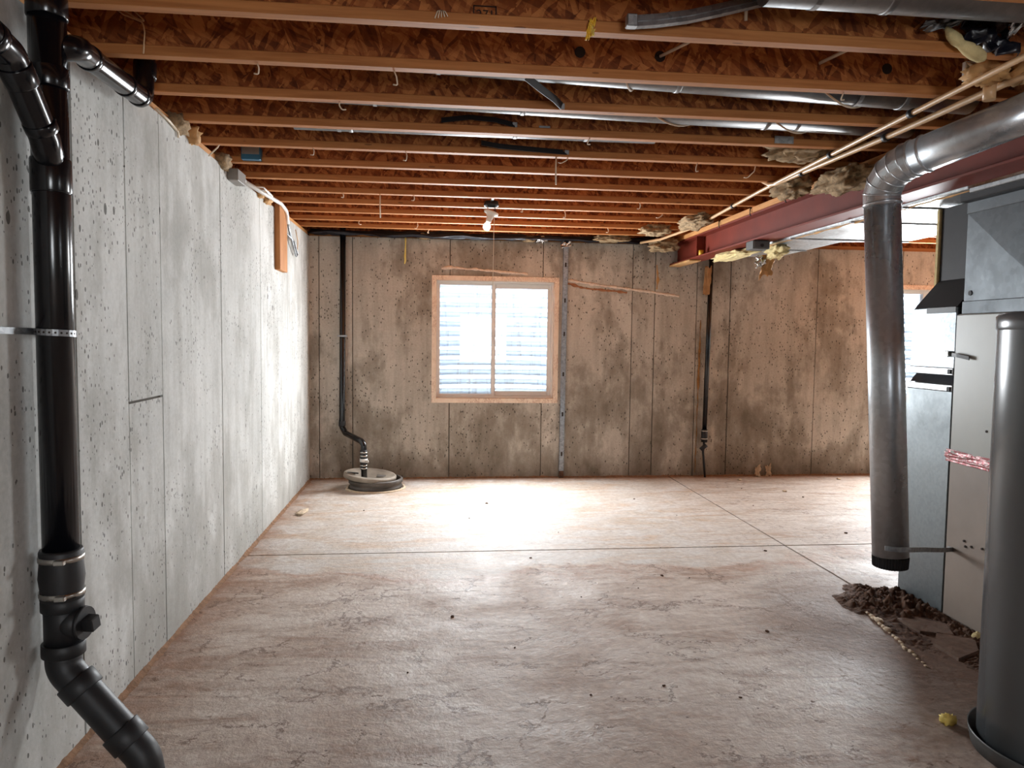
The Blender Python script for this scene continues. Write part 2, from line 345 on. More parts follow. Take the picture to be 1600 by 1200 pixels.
# ------------------------------------------------------------------ mesh helpers
class MB:
    def __init__(s): s.v = []; s.f = []; s.sm = []
    def add(s, vs, fs, smooth=False):
        o = len(s.v); s.v += [tuple(x) for x in vs]; s.f += [tuple(i + o for i in f) for f in fs]; s.sm += [smooth] * len(fs); return s
    def box(s, x0, x1, y0, y1, z0, z1, mat=None):
        vs = [Vector((x, y, z)) for x in (x0, x1) for y in (y0, y1) for z in (z0, z1)]
        if mat: vs = [mat @ v for v in vs]
        return s.add(vs, [(0, 1, 3, 2), (4, 6, 7, 5), (0, 4, 5, 1), (2, 3, 7, 6), (0, 2, 6, 4), (1, 5, 7, 3)])
    def bbox(s, x0, x1, y0, y1, z0, z1, b=0.004, mat=None):
        # box with chamfered edges
        c = Vector(((x0 + x1) / 2, (y0 + y1) / 2, (z0 + z1) / 2)); h = Vector(((x1 - x0) / 2, (y1 - y0) / 2, (z1 - z0) / 2))
        idx = {}; vs = []
        for ax in range(3):
            for sx in (-1, 1):
                for sy in (-1, 1):
                    for sz in (-1, 1):
                        sg = (sx, sy, sz); d = [h[i] - (0 if i == ax else b) for i in range(3)]
                        idx[(ax, sg)] = len(vs); vs.append(c + Vector([sg[i] * d[i] for i in range(3)]))
        fs = []
        for ax in range(3):
            o1, o2 = [(1, 2), (2, 0), (0, 1)][ax]
            for sg in (-1, 1):
                q = []
                for a, bb in ((-1, -1), (1, -1), (1, 1), (-1, 1)):
                    t = [0, 0, 0]; t[ax] = sg; t[o1] = a; t[o2] = bb; q.append(idx[(ax, tuple(t))])
                fs.append(q if sg > 0 else q[::-1])
        for ax in range(3):
            o1, o2 = [(1, 2), (2, 0), (0, 1)][ax]
            for a in (-1, 1):
                for bb in (-1, 1):
                    t0 = [0, 0, 0]; t0[o1] = a; t0[o2] = bb; t1 = t0[:]; t0[ax] = -1; t1[ax] = 1
                    q = [idx[(o1, tuple(t0))], idx[(o1, tuple(t1))], idx[(o2, tuple(t1))], idx[(o2, tuple(t0))]]
                    fs.append(q if a * bb > 0 else q[::-1])
        for sx in (-1, 1):
            for sy in (-1, 1):
                for sz in (-1, 1):
                    q = [idx[(i, (sx, sy, sz))] for i in range(3)]
                    fs.append(q if sx * sy * sz > 0 else q[::-1])
        if mat: vs = [mat @ v for v in vs]
        return s.add(vs, fs)
    def tube(s, pts, r, n=16, caps=True, smooth=True, flat=None):
        pts = [Vector(p) for p in pts]; rs = r if isinstance(r, (list, tuple)) else [r] * len(pts)
        T = []
        for i in range(len(pts)):
            a = pts[max(0, i - 1)]; b = pts[min(len(pts) - 1, i + 1)]; d = (b - a)
            T.append(d.normalized() if d.length > 1e-9 else (T[-1] if T else Vector((0, 0, 1))))
        ref = Vector((0, 0, 1)) if abs(T[0].z) < 0.9 else Vector((1, 0, 0))
        N = (ref - T[0] * ref.dot(T[0])).normalized()
        vs = []
        for i, p in enumerate(pts):
            N = (N - T[i] * N.dot(T[i])).normalized(); B = T[i].cross(N)
            for k in range(n):
                a = 2 * PI * k / n
                e = N * math.cos(a) + B * math.sin(a) * (flat or 1.0)
                vs.append(p + e * rs[i])
        fs = [(i * n + k, i * n + (k + 1) % n, (i + 1) * n + (k + 1) % n, (i + 1) * n + k) for i in range(len(pts) - 1) for k in range(n)]
        s.add(vs, fs, smooth)
        if caps:
            o = len(s.v) - len(vs)
            s.f.append(tuple(range(o + n - 1, o - 1, -1))); s.sm.append(False)
            s.f.append(tuple(range(o + (len(pts) - 1) * n, o + len(pts) * n))); s.sm.append(False)
        return s
    def lathe(s, prof, c=(0, 0, 0), n=40, mat=None, smooth=True):
        c = Vector(c); vs = []
        for r, z in prof:
            for k in range(n):
                a = 2 * PI * k / n; v = Vector((r * math.cos(a), r * math.sin(a), z))
                vs.append((mat @ v if mat else v) + c)
        fs = [(i * n + k, i * n + (k + 1) % n, (i + 1) * n + (k + 1) % n, (i + 1) * n + k) for i in range(len(prof) - 1) for k in range(n)]
        return s.add(vs, fs, smooth)
    def strip(s, pts, wdir, w, th):
        # a flat bent strip: pts along its length, wdir(s) across it
        pts = [Vector(p) for p in pts]; ws = wdir if isinstance(wdir, list) else [wdir] * len(pts)
        vs = []
        for i, p in enumerate(pts):
            d = (pts[min(i + 1, len(pts) - 1)] - pts[max(0, i - 1)]).normalized(); wv = Vector(ws[i]).normalized(); nn = d.cross(wv).normalized()
            for a, b in ((-1, -1), (1, -1), (1, 1), (-1, 1)): vs.append(p + wv * (a * w / 2) + nn * (b * th / 2))
        fs = [(i * 4 + k, i * 4 + (k + 1) % 4, (i + 1) * 4 + (k + 1) % 4, (i + 1) * 4 + k) for i in range(len(pts) - 1) for k in range(4)]
        m = (len(pts) - 1) * 4
        return s.add(vs, fs + [(3, 2, 1, 0), (m, m + 1, m + 2, m + 3)])
    def prism(s, poly, axis, a, b):
        # poly: list of 2D points, extruded along axis between a and b
        def P(u, v, t): return {'x': (t, u, v), 'y': (u, t, v), 'z': (u, v, t)}[axis]
        n = len(poly)
        vs = [P(u, v, a) for u, v in poly] + [P(u, v, b) for u, v in poly]
        return s.add(vs, [tuple(range(n))[::-1], tuple(range(n, 2 * n))] + [(i, (i + 1) % n, n + (i + 1) % n, n + i) for i in range(n)])
    def mesh(s, name):
        me = bpy.data.meshes.new(name); me.from_pydata(s.v, [], s.f); me.update()
        me.polygons.foreach_set('use_smooth', s.sm)
        import bmesh
        bm = bmesh.new(); bm.from_mesh(me); bmesh.ops.recalc_face_normals(bm, faces=bm.faces); bm.to_mesh(me); bm.free()
        return me
    def build(s, name, mat, parent=None, label=None, cat=None, group=None, kind=None):
        o = bpy.data.objects.new(name, s.mesh(name)); COL.objects.link(o)
        o.data.materials.append(M[mat] if isinstance(mat, str) else mat)
        if parent:
            o.parent = parent
            o.matrix_parent_inverse = parent.matrix_world.inverted()
        return tag(o, label, cat, group, kind)

def tag(o, label=None, cat=None, group=None, kind=None):
    if label: o['label'] = label
    if cat: o['category'] = cat
    if group: o['group'] = group
    if kind: o['kind'] = kind
    return o
def empty(name, loc, label, cat, group=None, kind=None):
    o = bpy.data.objects.new(name, None); o.location = loc; o.empty_display_size = 0.1; COL.objects.link(o)
    o.matrix_world = Matrix.Translation(Vector(loc))
    return tag(o, label, cat, group, kind)
def fillet(pts, rad, n=8):
    pts = [Vector(p) for p in pts]; out = [pts[0]]
    for i in range(1, len(pts) - 1):
        a, b, c = pts[i - 1], pts[i], pts[i + 1]
        u = (a - b).normalized(); v = (c - b).normalized(); ang = u.angle(v)
        t = min(rad / math.tan(ang / 2), (a - b).length * 0.49, (c - b).length * 0.49)
        p, q = b + u * t, b + v * t
        for k in range(n + 1):
            s = k / n; out.append(p * (1 - s) ** 2 + b * 2 * s * (1 - s) + q * s * s)
    out.append(pts[-1]); return out
def blob(c, size, seed, rough=0.35, freq=3.0, n=20, m=12, rot=0.0, power=0.75, fuzz=0.5):
    b = MB(); vs = []; c = Vector(c); R = Matrix.Rotation(rot, 3, 'Z')
    sp = lambda x: math.copysign(abs(x) ** power, x)
    for j in range(m + 1):
        ph = -PI / 2 + PI * j / m
        for i in range(n):
            a = 2 * PI * i / n
            d = Vector((sp(math.cos(ph)) * sp(math.cos(a)), sp(math.cos(ph)) * sp(math.sin(a)), sp(math.sin(ph))))
            q = Vector((d.x * size[0], d.y * size[1], d.z * size[2]))
            sd = Vector((seed * 3.1, seed * 1.7, seed)); nz = noise.fractal(d * freq + sd, 1.0, 2.0, 3) + 0.35 * noise.noise(d * freq * 3.3 + sd) * fuzz
            vs.append(c + R @ (q * (1 + rough * nz)))
    fs = [(j * n + i, j * n + (i + 1) % n, (j + 1) * n + (i + 1) % n, (j + 1) * n + i) for j in range(m) for i in range(n)]
    return b.add(vs, fs, True)
def sheet(c, u, v, seed, amp=0.03, th=0.006, n=12, freq=5.0, torn=0.25):
    # a crumpled, torn-edged sheet with thickness
    c, u, v = Vector(c), Vector(u), Vector(v); nn = u.cross(v).normalized(); vs = []
    for side in (0, 1):
        for j in range(n + 1):
            for i in range(n + 1):
                a, b = i / n * 2 - 1, j / n * 2 - 1
                e = 1 + torn * noise.noise(Vector((math.atan2(b, a) * 2.5 + seed, seed * 2.3, 0.3))) * max(abs(a), abs(b))
                p = c + u * a * e + v * b * e
                p += nn * (amp * noise.fractal(Vector((a * freq * .4 + seed, b * freq * .4, seed * 1.3)), 1, 2, 3) + (th if side else 0))
                vs.append(p)
    k = n + 1; fs = []
    for j in range(n):
        for i in range(n):
            q = (j * k + i, j * k + i + 1, (j + 1) * k + i + 1, (j + 1) * k + i)
            fs.append(q); fs.append(tuple(x + k * k for x in q[::-1]))
    rim = [(i, 0) for i in range(n)] + [(n, j) for j in range(n)] + [(i, n) for i in range(n, 0, -1)] + [(0, j) for j in range(n, 0, -1)]
    for t in range(len(rim)):
        a = rim[t]; b = rim[(t + 1) % len(rim)]; ia = a[1] * k + a[0]; ib = b[1] * k + b[0]
        fs.append((ia, ia + k * k, ib + k * k, ib))
    return MB().add(vs, fs, True)

# ------------------------------------------------------------------ floor: slabs between tooled joints
XJ, YJ = 2.398, 4.721
floor = MB().box(XL - 0.2, XR + 0.2, YF - 0.2, YB + 0.2, -0.22, -0.005).build('floor', 'subgrade', kind='structure', label='stained concrete basement floor cut by tooled joints')
g = 0.007
xs = [XL, XJ, XR]; ys = [YF, 0.9, YJ, YB]
for i in range(2):
    for j in range(3):
        x0 = xs[i] + (0 if i == 0 else g); x1 = xs[i + 1] - (0 if i == 1 else g)
        y0 = ys[j] + (0 if j == 0 else g); y1 = ys[j + 1] - (0 if j == 2 else g)
        MB().bbox(x0, x1, y0, y1, -0.10, 0.0, 0.0015).build('slab', 'floor', floor)

# ------------------------------------------------------------------ walls of form panels
def rects_minus(x0, x1, z0, z1, holes):
    out = [(x0, x1, z0, z1)]
    for (hx0, hx1, hz0, hz1) in holes:
        nxt = []
        for (a, b, c, d) in out:
            if hx1 <= a or hx0 >= b or hz1 <= c or hz0 >= d: nxt.append((a, b, c, d)); continue
            if a < hx0: nxt.append((a, hx0, c, d))
            if b > hx1: nxt.append((hx1, b, c, d))
            m0, m1 = max(a, hx0), min(b, hx1)
            if c < hz0: nxt.append((m0, m1, c, hz0))
            if d > hz1: nxt.append((m0, m1, hz1, d))
        out = nxt
    return out
WIN1 = (-0.021, 1.232, 0.750, 1.995); WIN2 = (4.545, 5.80, 0.750, 1.995)
ADDED_WIN3 = (0.575, 1.825, 0.750, 1.995); ADDED_WIN4 = (-1.225, 0.025, 0.750, 1.995)  # openings for the two unseen windows added to bring in fill light
def wall(name, axis, face, out, edges, holes, mat, gap, splits=(), label=None):
    """axis 'x': the wall runs along x at y=face; 'y': along y at x=face; out=+1/-1 points out of the room"""
    def bx(b, u0, u1, d0, d1, z0, z1):
        d0, d1 = face + out * d0, face + out * d1
        if axis == 'x': b.box(u0, u1, min(d0, d1), max(d0, d1), z0, z1)
        else: b.box(min(d0, d1), max(d0, d1), u0, u1, z0, z1)
    b = MB()
    for r in rects_minus(edges[0] - 0.2, edges[-1] + 0.2, -0.1, HW, holes): bx(b, r[0], r[1], 0.014, 0.2, r[2], r[3])
    w = b.build(name, 'joint', kind='structure', label=label)
    for i in range(len(edges) - 1):
        cuts = [-0.03] + [s[2] for s in splits if s[0] == i] + [HW]
        for c0, c1 in zip(cuts[:-1], cuts[1:]):
            off = random.uniform(-0.0015, 0.0015)
            b = MB()
            a0 = edges[i] + (gap / 2 if i else 0); a1 = edges[i + 1] - (gap / 2 if i < len(edges) - 2 else 0)
            for r in rects_minus(a0, a1, c0 + (gap / 2 if c0 > 0 else 0), c1 - (gap / 2 if c1 < HW else 0), holes):
                bx(b, r[0], r[1], off, 0.0145, r[2], r[3])
            b.build('form_panel', mat, w)
    return w
wall('wall_left', 'y', XL, -1, [YF, -2.06, -1.12, -0.15, 0.77, 1.68, 2.595, 3.012, 3.376, 4.291, 5.234, 6.177, YB], [], 'wall_left', 0.010, splits=[(7, 0, 1.121), ], label='pale pitted concrete wall cast in vertical form panels')
wall('wall_back', 'x', YB, 1, [XL, -1.096, -0.78, 0.154, 1.07, 1.976, 2.208, 2.643, 2.995, 3.925, 4.85, 5.76, XR], [WIN1, WIN2], 'wall_back', 0.008, label='brown stained concrete wall holding the bright sliding window')
wall('wall_right', 'y', XR, 1, [YF, -2.4, -1.49, -0.58, 0.33, 1.24, 2.15, 3.06, 3.97, 4.88, 5.79, 6.7, YB], [ADDED_WIN4], 'wall_back', 0.008, label='concrete wall beyond the furnace')
wall('wall_front', 'x', YF, -1, [XL, -0.28, 0.63, 1.54, 2.45, 3.36, 4.27, 5.18, 6.09, XR], [ADDED_WIN3], 'wall_back', 0.008, label='concrete wall opposite the bright window')

# sill plates and rim boards
def plate(name, x0, x1, y0, y1, z0, z1, mat, label):
    MB().bbox(x0, x1, y0, y1, z0, z1, 0.002).build(name, mat, kind='structure', label=label)
plate('trim_1', XL - 0.15, XL - 0.012, YF, YB, HW - 0.002, HJ, 'lumber', 'wood sill plate on the pale left wall')
plate('trim_2', XL, XR, YB + 0.012, YB + 0.15, HW - 0.002, HJ, 'flange', 'wood sill plate on the window wall')
plate('trim_3', XL - 0.19, XL - 0.155, YF - 0.2, YB + 0.2, HW - 0.002, 2.684, 'osb', 'rim board above the pale left wall')
plate('trim_4', XL - 0.15, XR + 0.15, YB + 0.155, YB + 0.19, HW - 0.002, 2.684, 'osb', 'rim board above the window wall')
plate('trim_5', XR + 0.155, XR + 0.19, YF - 0.2, YB + 0.2, HW - 0.002, 2.684, 'osb', 'rim board above the wall beyond the furnace')
plate('trim_6', XL - 0.15, XR + 0.15, YF - 0.19, YF - 0.155, HW - 0.002, 2.684, 'osb', 'rim board above the wall opposite the window')
MB().box(XL - 0.2, XR + 0.2, YF - 0.2, YB + 0.2, 2.684, 2.72).build('ceiling', 'subfloor', kind='structure', label='OSB subfloor above the joists')

# silt lip where the left wall and back wall meet the floor
def silt_lip(pts, seed, label):
    b = MB(); n = 420; prof = [(0.0, 0.030), (0.012, 0.022), (0.028, 0.010), (0.055, 0.001)]; vs = []
    a, e, inw = [Vector(p) for p in pts]
    for i in range(n + 1):
        p = a.lerp(e, i / n); w = 0.65 + 0.7 * abs(noise.noise(Vector((i * 0.33, seed, 0)))) + 0.5 * noise.noise(Vector((i * 0.07, seed, 4)))
        for d, h in prof: vs.append(p + inw * (d * w * 0.55) + Vector((0, 0, 0.6 * h * w + 0.004 * noise.noise(Vector((i * 0.9, d * 90, seed))))))
        vs.append(p + Vector((0, 0, -0.004)))
    m = len(prof) + 1
    fs = [(i * m + k, i * m + k + 1, (i + 1) * m + k + 1, (i + 1) * m + k) for i in range(n) for k in range(m - 2)]
    b.add(vs, fs, True); b.build('silt_ridge', 'dirt_lt', label=label, cat='dirt', kind='stuff')
silt_lip([(XL, 0.6, 0), (XL, YB, 0), (1, 0, 0)], 1.0, 'crumbly red-brown silt along the foot of the pale wall')
silt_lip([(XL, YB, 0), (4.6, YB, 0), (0, -0.45, 0)], 2.0, 'brown silt line along the foot of the window wall')

# ------------------------------------------------------------------ windows with corrugated wells
def window(n, rect, label, T=None, well_label=None):
    x0, x1, z0, z1 = rect; Y = YB
    root = empty('window_%d' % n, (0, 0, 0), label, None, kind='structure')
    def part(name, mat, boxes, parent=None, bev=0.002):
        b = MB()
        for q in boxes: b.bbox(*q, bev)
        return b.build(name, mat, parent or root)
    def ring(a0, a1, c0, c1, w, y0, y1): return [(a0, a0 + w, y0, y1, c0, c1), (a1 - w, a1, y0, y1, c0, c1), (a0 + w, a1 - w, y0, y1, c1 - w, c1), (a0 + w, a1 - w, y0, y1, c0, c0 + w)]
    bk = 0.046
    for q in ring(x0, x1, z0, z1, bk, Y - 0.010, Y + 0.20): part('buck_board', 'buck', [q])
    a0, a1, c0, c1 = x0 + bk - 0.002, x1 - bk + 0.002, z0 + bk - 0.002, z1 - bk + 0.002
    part('frame', 'vinyl', ring(a0, a1, c0, c1, 0.022, Y + 0.055, Y + 0.145))
    mid = x0 + 0.622
    s1 = part('sash', 'vinyl', ring(a0 + 0.006, mid, c0 + 0.012, c1 - 0.012, 0.030, Y + 0.066, Y + 0.092))
    s2 = part('sash', 'vinyl', ring(mid - 0.032, a1 - 0.010, c0 + 0.022, c1 - 0.022, 0.044, Y + 0.100, Y + 0.126))
    MB().box(a0 + 0.036, mid - 0.03, Y + 0.078, Y + 0.081, c0 + 0.042, c1 - 0.042).build('pane', 'glass', s1)
    MB().box(mid + 0.008, a1 - 0.050, Y + 0.112, Y + 0.115, c0 + 0.058, c1 - 0.058).build('pane', 'glass', s2)
    MB().bbox(mid - 0.020, mid - 0.008, Y + 0.056, Y + 0.068, 1.33, 1.43, 0.003).build('latch', 'vinyl', s1)
    # window well outside
    b = MB(); xc = (x0 + x1) / 2; hw = 0.80; dp = 0.86; nz = 150; npth = 44; vs = []
    for j in range(nz + 1):
        z = 0.50 + (2.42 - 0.50) * j / nz
        c = 0.016 * math.sin(2 * PI * z / 0.107)
        for i in range(npth + 1):
            a = PI * i / npth; e = 0.55
            px = xc + (hw + c) * math.copysign(abs(math.cos(a)) ** e, math.cos(a)); py = Y + 0.205 + (dp + c) * abs(math.sin(a)) ** e
            vs.append((px, py, z))
    k = npth + 1
    fs = [(j * k + i, j * k + i + 1, (j + 1) * k + i + 1, (j + 1) * k + i) for j in range(nz) for i in range(npth)]
    b.add(vs, fs, True)
    w = b.build('window_well', 'well', label=well_label, cat='window well', group='corrugated window wells')
    gr = MB().box(xc - 1.0, xc + 1.0, Y + 0.2, Y + 1.3, 0.45, 0.56).build('gravel_bed', 'gravel', w)
    if T is not None:
        for o in (root, w):
            o.matrix_world = T @ o.matrix_world
    return root
window(1, WIN1, 'white sliding window in a glue-streaked buck beside the steel strut', well_label='corrugated steel well outside the sliding window beside the strut')
window(2, WIN2, 'sliding window half hidden behind the metal air drop pipe', well_label='corrugated steel well behind the metal air drop pipe')
# unseen copies of the window, added opposite and at right as fill light
window(3, (0.0, 1.25, 0.75, 1.995), 'added fill-light sliding window in the wall opposite', Matrix.Translation((1.825, YF, 0)) @ Matrix.Rotation(PI, 4, 'Z') @ Matrix.Translation((0, -YB, 0)), 'corrugated steel well outside the added window opposite')
window(4, (0.0, 1.25, 0.75, 1.995), 'added fill-light sliding window in the wall beyond the furnace', Matrix.Translation((XR, 0.025, 0)) @ Matrix.Rotation(-PI / 2, 4, 'Z') @ Matrix.Translation((0, -YB, 0)), 'corrugated steel well outside the added window beyond the furnace')

# ------------------------------------------------------------------ floor joists
FW, FH, JD = 0.048, 0.036, 0.302
def joist_y(k): return 2.416 + 0.4064 * k
JX0, JX1 = XL - 0.15, XR + 0.12
me_w = MB().box(JX0, JX1, -0.005, 0.005, HJ + FH - 0.004, HJ + JD - FH + 0.004).mesh('web')
me_b = MB().bbox(JX0, JX1, -FW / 2, FW / 2, HJ, HJ + FH, 0.003).mesh('bottom_flange')
me_t = MB().bbox(JX0, JX1, -FW / 2, FW / 2, HJ + JD - FH, HJ + JD, 0.003).mesh('top_flange')
for m_, mt in ((me_w, 'osb'), (me_b, 'flange'), (me_t, 'flange')): m_.materials.append(M[mt])
special = {0: 'wood I-joist with a boxed number stamped on its web', 2: 'wood I-joist between the two long round ducts', 3: 'wood I-joist with a small bright plate nailed near the beam', 4: 'wood I-joist with the long dark strap curved against it', 5: 'wood I-joist that carries the blue electrical box', 6: 'wood I-joist just behind the one with the blue box', 8: 'wood I-joist just behind the hanging bare bulb', 9: 'second wood I-joist behind the hanging bare bulb', 10: 'wood I-joist second from the window wall', 7: 'wood I-joist in front of the hanging bare bulb',
           11: 'wood I-joist closest to the window wall', -1: 'wood I-joist beside the bent grey channel and round duct', 1: 'wood I-joist with drilled wiring holes through its web'}
joists = {}
for k in range(-13, 12):
    e = empty('floor_joist', (0, joist_y(k), 0), special.get(k, 'plain I-joist toward the wall opposite the bright window'), 'joist', None if k in special else 'floor joists')
    for nm, me in (('web', me_w), ('bottom_flange', me_b), ('top_flange', me_t)):
        o = bpy.data.objects.new(nm, me); COL.objects.link(o); o.parent = e
    joists[k] = e
# stamped number on the first joist's web
cu = bpy.data.curves.new('stamp', 'FONT'); cu.body = '271'; cu.size = 0.040; cu.align_x = 'CENTER'; cu.extrude = 0.0004
to = bpy.data.objects.new('stamp_tmp', cu); COL.objects.link(to)
bpy.context.view_layer.update()
dg = bpy.context.evaluated_depsgraph_get(); tm = bpy.data.meshes.new_from_object(to.evaluated_get(dg)); bpy.data.objects.remove(to)
st = bpy.data.objects.new('number_stamp', tm); COL.objects.link(st); tm.materials.clear(); tm.materials.append(M['ink'])
st.parent = joists[0]; st.location = (0.158, -0.0056, 2.409); st.rotation_euler = (PI / 2, 0, 0)
b = MB(); y = joist_y(0) - 0.0056
for q in ((0.119, 0.194, 2.446, 2.450), (0.119, 0.123, 2.40, 2.450), (0.190, 0.194, 2.40, 2.450)): b.box(q[0], q[1], y - 0.0004, y + 0.0006, q[2], q[3])
b.build('stamp_border', 'ink', joists[0])
# drilled holes in the second joist
for hx in (0.545, 0.857, 1.783):
    m = Matrix.Translation((hx, joist_y(1) - 0.0062, 2.478)) @ Matrix.Rotation(PI / 2, 4, 'X')
    MB().lathe([(0.0, 0.0), (0.019, 0.0), (0.021, 0.001), (0.021, -0.003)], (0, 0, 0), 16, m).build('drilled_hole', 'ink', joists[1])

# ------------------------------------------------------------------ red steel beam with nailer
beam = empty('steel_beam', (2.435, 1.0, 2.14), 'red primed steel I-beam under the joists', 'beam')
MB().bbox(2.350, 2.520, -1.6, 7.232, 2.140, 2.153, 0.002).build('bottom_flange', 'beam', beam)
MB().bbox(2.350, 2.520, -1.6, 7.232, 2.330, 2.343, 0.002).build('top_flange', 'beam', beam)
MB().box(2.430, 2.440, -1.6, 7.232, 2.152, 2.331).build('web', 'beam', beam)
MB().bbox(2.355, 2.431, 6.49, 6.50, 2.152, 2.331, 0.001).build('stiffener', 'beam', beam)
MB().bbox(2.335, 2.525, -1.6, 7.20, 2.343, 2.381, 0.003).build('nailer_plate', 'lumber', label='wood nailer board bolted along the top of the red beam', cat='board')
e = empty('conduit_box', (2.40, 5.35, 2.10), 'dark grey box clipped under the red beam', 'electrical box')
MB().bbox(2.345, 2.475, 5.27, 5.40, 2.075, 2.139, 0.005).build('body', 'dark_box', e)
MB().bbox(2.352, 2.468, 5.262, 5.27, 2.082, 2.132, 0.002).build('cover', 'dark_box', e)
MB().tube([(2.41, 5.275, 2.1), (2.41, 5.255, 2.1)], 0.012, 12).build('knockout', 'galv_dark_shaded', e)
MB().tube([(2.375, 6.42, 2.153), (2.375, 6.42, 2.198)], 0.022, 16).build('yellow_cap', 'yellow', label='small yellow plastic cap standing on the red beam flange', cat='cap')
for i, yy in enumerate((3.4, 4.1, 4.75, 5.3, 5.9)):
    MB().tube(fillet([(2.338, yy, 2.38), (2.326, yy, 2.37), (2.326, yy, 2.325), (2.336, yy, 2.32)], 0.008, 4), 0.004, 8).build('nail_clip', 'black_matte', label='bent black clip over the nailer edge', cat='clip', group='clips along the nailer')

# ------------------------------------------------------------------ main drain stack by the left wall
SX, SY, SR = -1.1176, 2.318, 0.050
stack = empty('drain_stack', (SX + 0.27, SY - 0.03, 0), 'thick black drain stack with cleanout against the pale wall', 'drain pipe')
MB().tube([(SX, SY, 0.72), (SX, SY, 2.70)], SR, 28).build('riser_pipe', 'black_pipe', stack)
def hub(p, q, r, name='hub', mat='black_pipe', parent=None): return MB().tube([p, Vector(p).lerp(Vector(q), 0.04), Vector(p).lerp(Vector(q), 0.96), q], [r * 0.97, r, r, r * 0.97], 28).build(name, mat, parent or stack)
for z0, z1 in ((1.80, 1.90), (2.10, 2.16), (2.30, 2.36), (2.46, 2.50)): hub((SX, SY, z0), (SX, SY, z1), SR + 0.0045)
# wye branch coming down from the camera side
wy = fillet([(SX + 0.004, SY + 0.0, 1.86), (-1.105, 2.262, 1.945), (-1.100, 2.085, 2.115), (-1.100, 1.80, 2.16)], 0.06, 8)
MB().tube(wy, 0.040, 24).build('wye_branch', 'black_pipe', stack)
hub((-1.102, 2.225, 1.981), (-1.102, 2.245, 1.961), 0.0435); hub((-1.100, 2.105, 2.093), (-1.100, 2.145, 2.056), 0.0435); hub((-1.1, 1.99, 2.13), (-1.1, 2.02, 2.126), 0.0435)
# tee to the pipe that runs back along the top of the wall
up = fillet([(SX, SY, 2.215), (-1.055, SY + 0.04, 2.235), (-1.075, 2.46, 2.250), (-1.095, 2.965, 2.278), (-1.095, 3.00, 2.52)], 0.045, 8)
MB().tube(up, 0.037, 24).build('branch_pipe', 'black_pipe', stack)
hub((-1.077, 2.475, 2.251), (-1.0775, 2.50, 2.2525), 0.0405); hub((-1.088, 2.775, 2.2675), (-1.0885, 2.80, 2.269), 0.0405); hub((-1.0935, 2.91, 2.2748), (-1.094, 2.935, 2.2762), 0.0405)
hub((-1.095, 2.985, 2.36), (-1.095, 2.99, 2.42), 0.041)
# rubber coupling with two bands
cp = MB().tube([(SX, SY, 0.585), (SX, SY, 0.592), (SX, SY, 0.622), (SX, SY, 0.655), (SX, SY, 0.70), (SX, SY, 0.735), (SX, SY, 0.742)], [0.056, 0.060, 0.059, 0.063, 0.059, 0.060, 0.057], 28).build('rubber_coupling', 'rubber', stack)
for z in (0.608, 0.716):
    bd = MB().tube([(SX, SY, z - 0.008), (SX, SY, z + 0.008)], 0.0625, 28).build('band_clamp', 'clamp', cp)
    MB().bbox(SX + 0.01, SX + 0.04, SY - 0.074, SY - 0.058, z - 0.007, z + 0.007, 0.002).build('clamp_screw', 'clamp', cp)
# cleanout tee
MB().tube([(SX, SY, 0.440), (SX, SY, 0.60)], 0.052, 28).build('cleanout_tee', 'black_matte', stack)
hub((SX, SY, 0.555), (SX, SY, 0.592), 0.059, 'hub', 'black_matte'); hub((SX, SY, 0.415), (SX, SY, 0.455), 0.060, 'hub', 'black_matte')
MB().tube([(SX, SY, 0.515), (SX + 0.066, SY - 0.012, 0.515)], 0.047, 28).build('cleanout_branch', 'black_matte', stack)
pl = MB().tube([(SX + 0.062, SY - 0.0113, 0.515), (SX + 0.072, SY - 0.013, 0.515)], [0.051, 0.049], 28).build('cleanout_plug', 'black_matte', stack)
m = Matrix.Translation((SX + 0.070, SY - 0.0127, 0.515)) @ Matrix.Rotation(-0.18, 4, 'Z') @ Matrix.Rotation(0.2, 4, 'X')
MB().bbox(0, 0.036, -0.020, 0.020, -0.020, 0.020, 0.003, m).build('square_boss', 'black_matte', pl)
# offset down to the floor
low = fillet([(SX, SY, 0.44), (SX, SY - 0.005, 0.375), (-0.876, SY - 0.04, 0.105), (-0.846, SY - 0.045, -0.05)], 0.075, 10)
MB().tube(low, 0.050, 28).build('offset_pipe', 'black_matte', stack)
d = (Vector((-0.876, SY - 0.04, 0.105)) - Vector((SX, SY - 0.005, 0.375)))
P0 = Vector((SX, SY - 0.005, 0.375))
hub(P0 + d * 0.14, P0 + d * 0.28, 0.058, 'hub', 'black_matte'); hub(P0 + d * 0.70, P0 + d * 0.86, 0.058, 'hub', 'black_matte')
# hanger strap
b = MB(); pts = [(XL + 0.002, 2.10, 1.398), (XL + 0.012, 2.20, 1.397)]
for i in range(13):
    a = -PI * 0.86 + (PI * 0.86 + 0.75) * i / 12
    pts.append((SX + (SR + 0.003) * math.cos(a), SY + (SR + 0.003) * math.sin(a), 1.396 - 0.0006 * i))
pts += [(SX + 0.01, SY + SR + 0.03, 1.388), (XL + 0.003, 2.43, 1.388)]
str_ = b.strip(pts, (0, 0, 1), 0.019, 0.0015).build('pipe_strap', 'galv_dull', label='perforated steel strap holding the thick drain stack', cat='strap')
for i in range(2, 13):
    p = (Vector(pts[i]) + Vector(pts[i + 1])) / 2; dn = (p - Vector((SX, SY, p.z))).normalized()
    MB().tube([p, p + dn * 0.0013], 0.0032, 8).build('strap_hole', 'ink', str_)

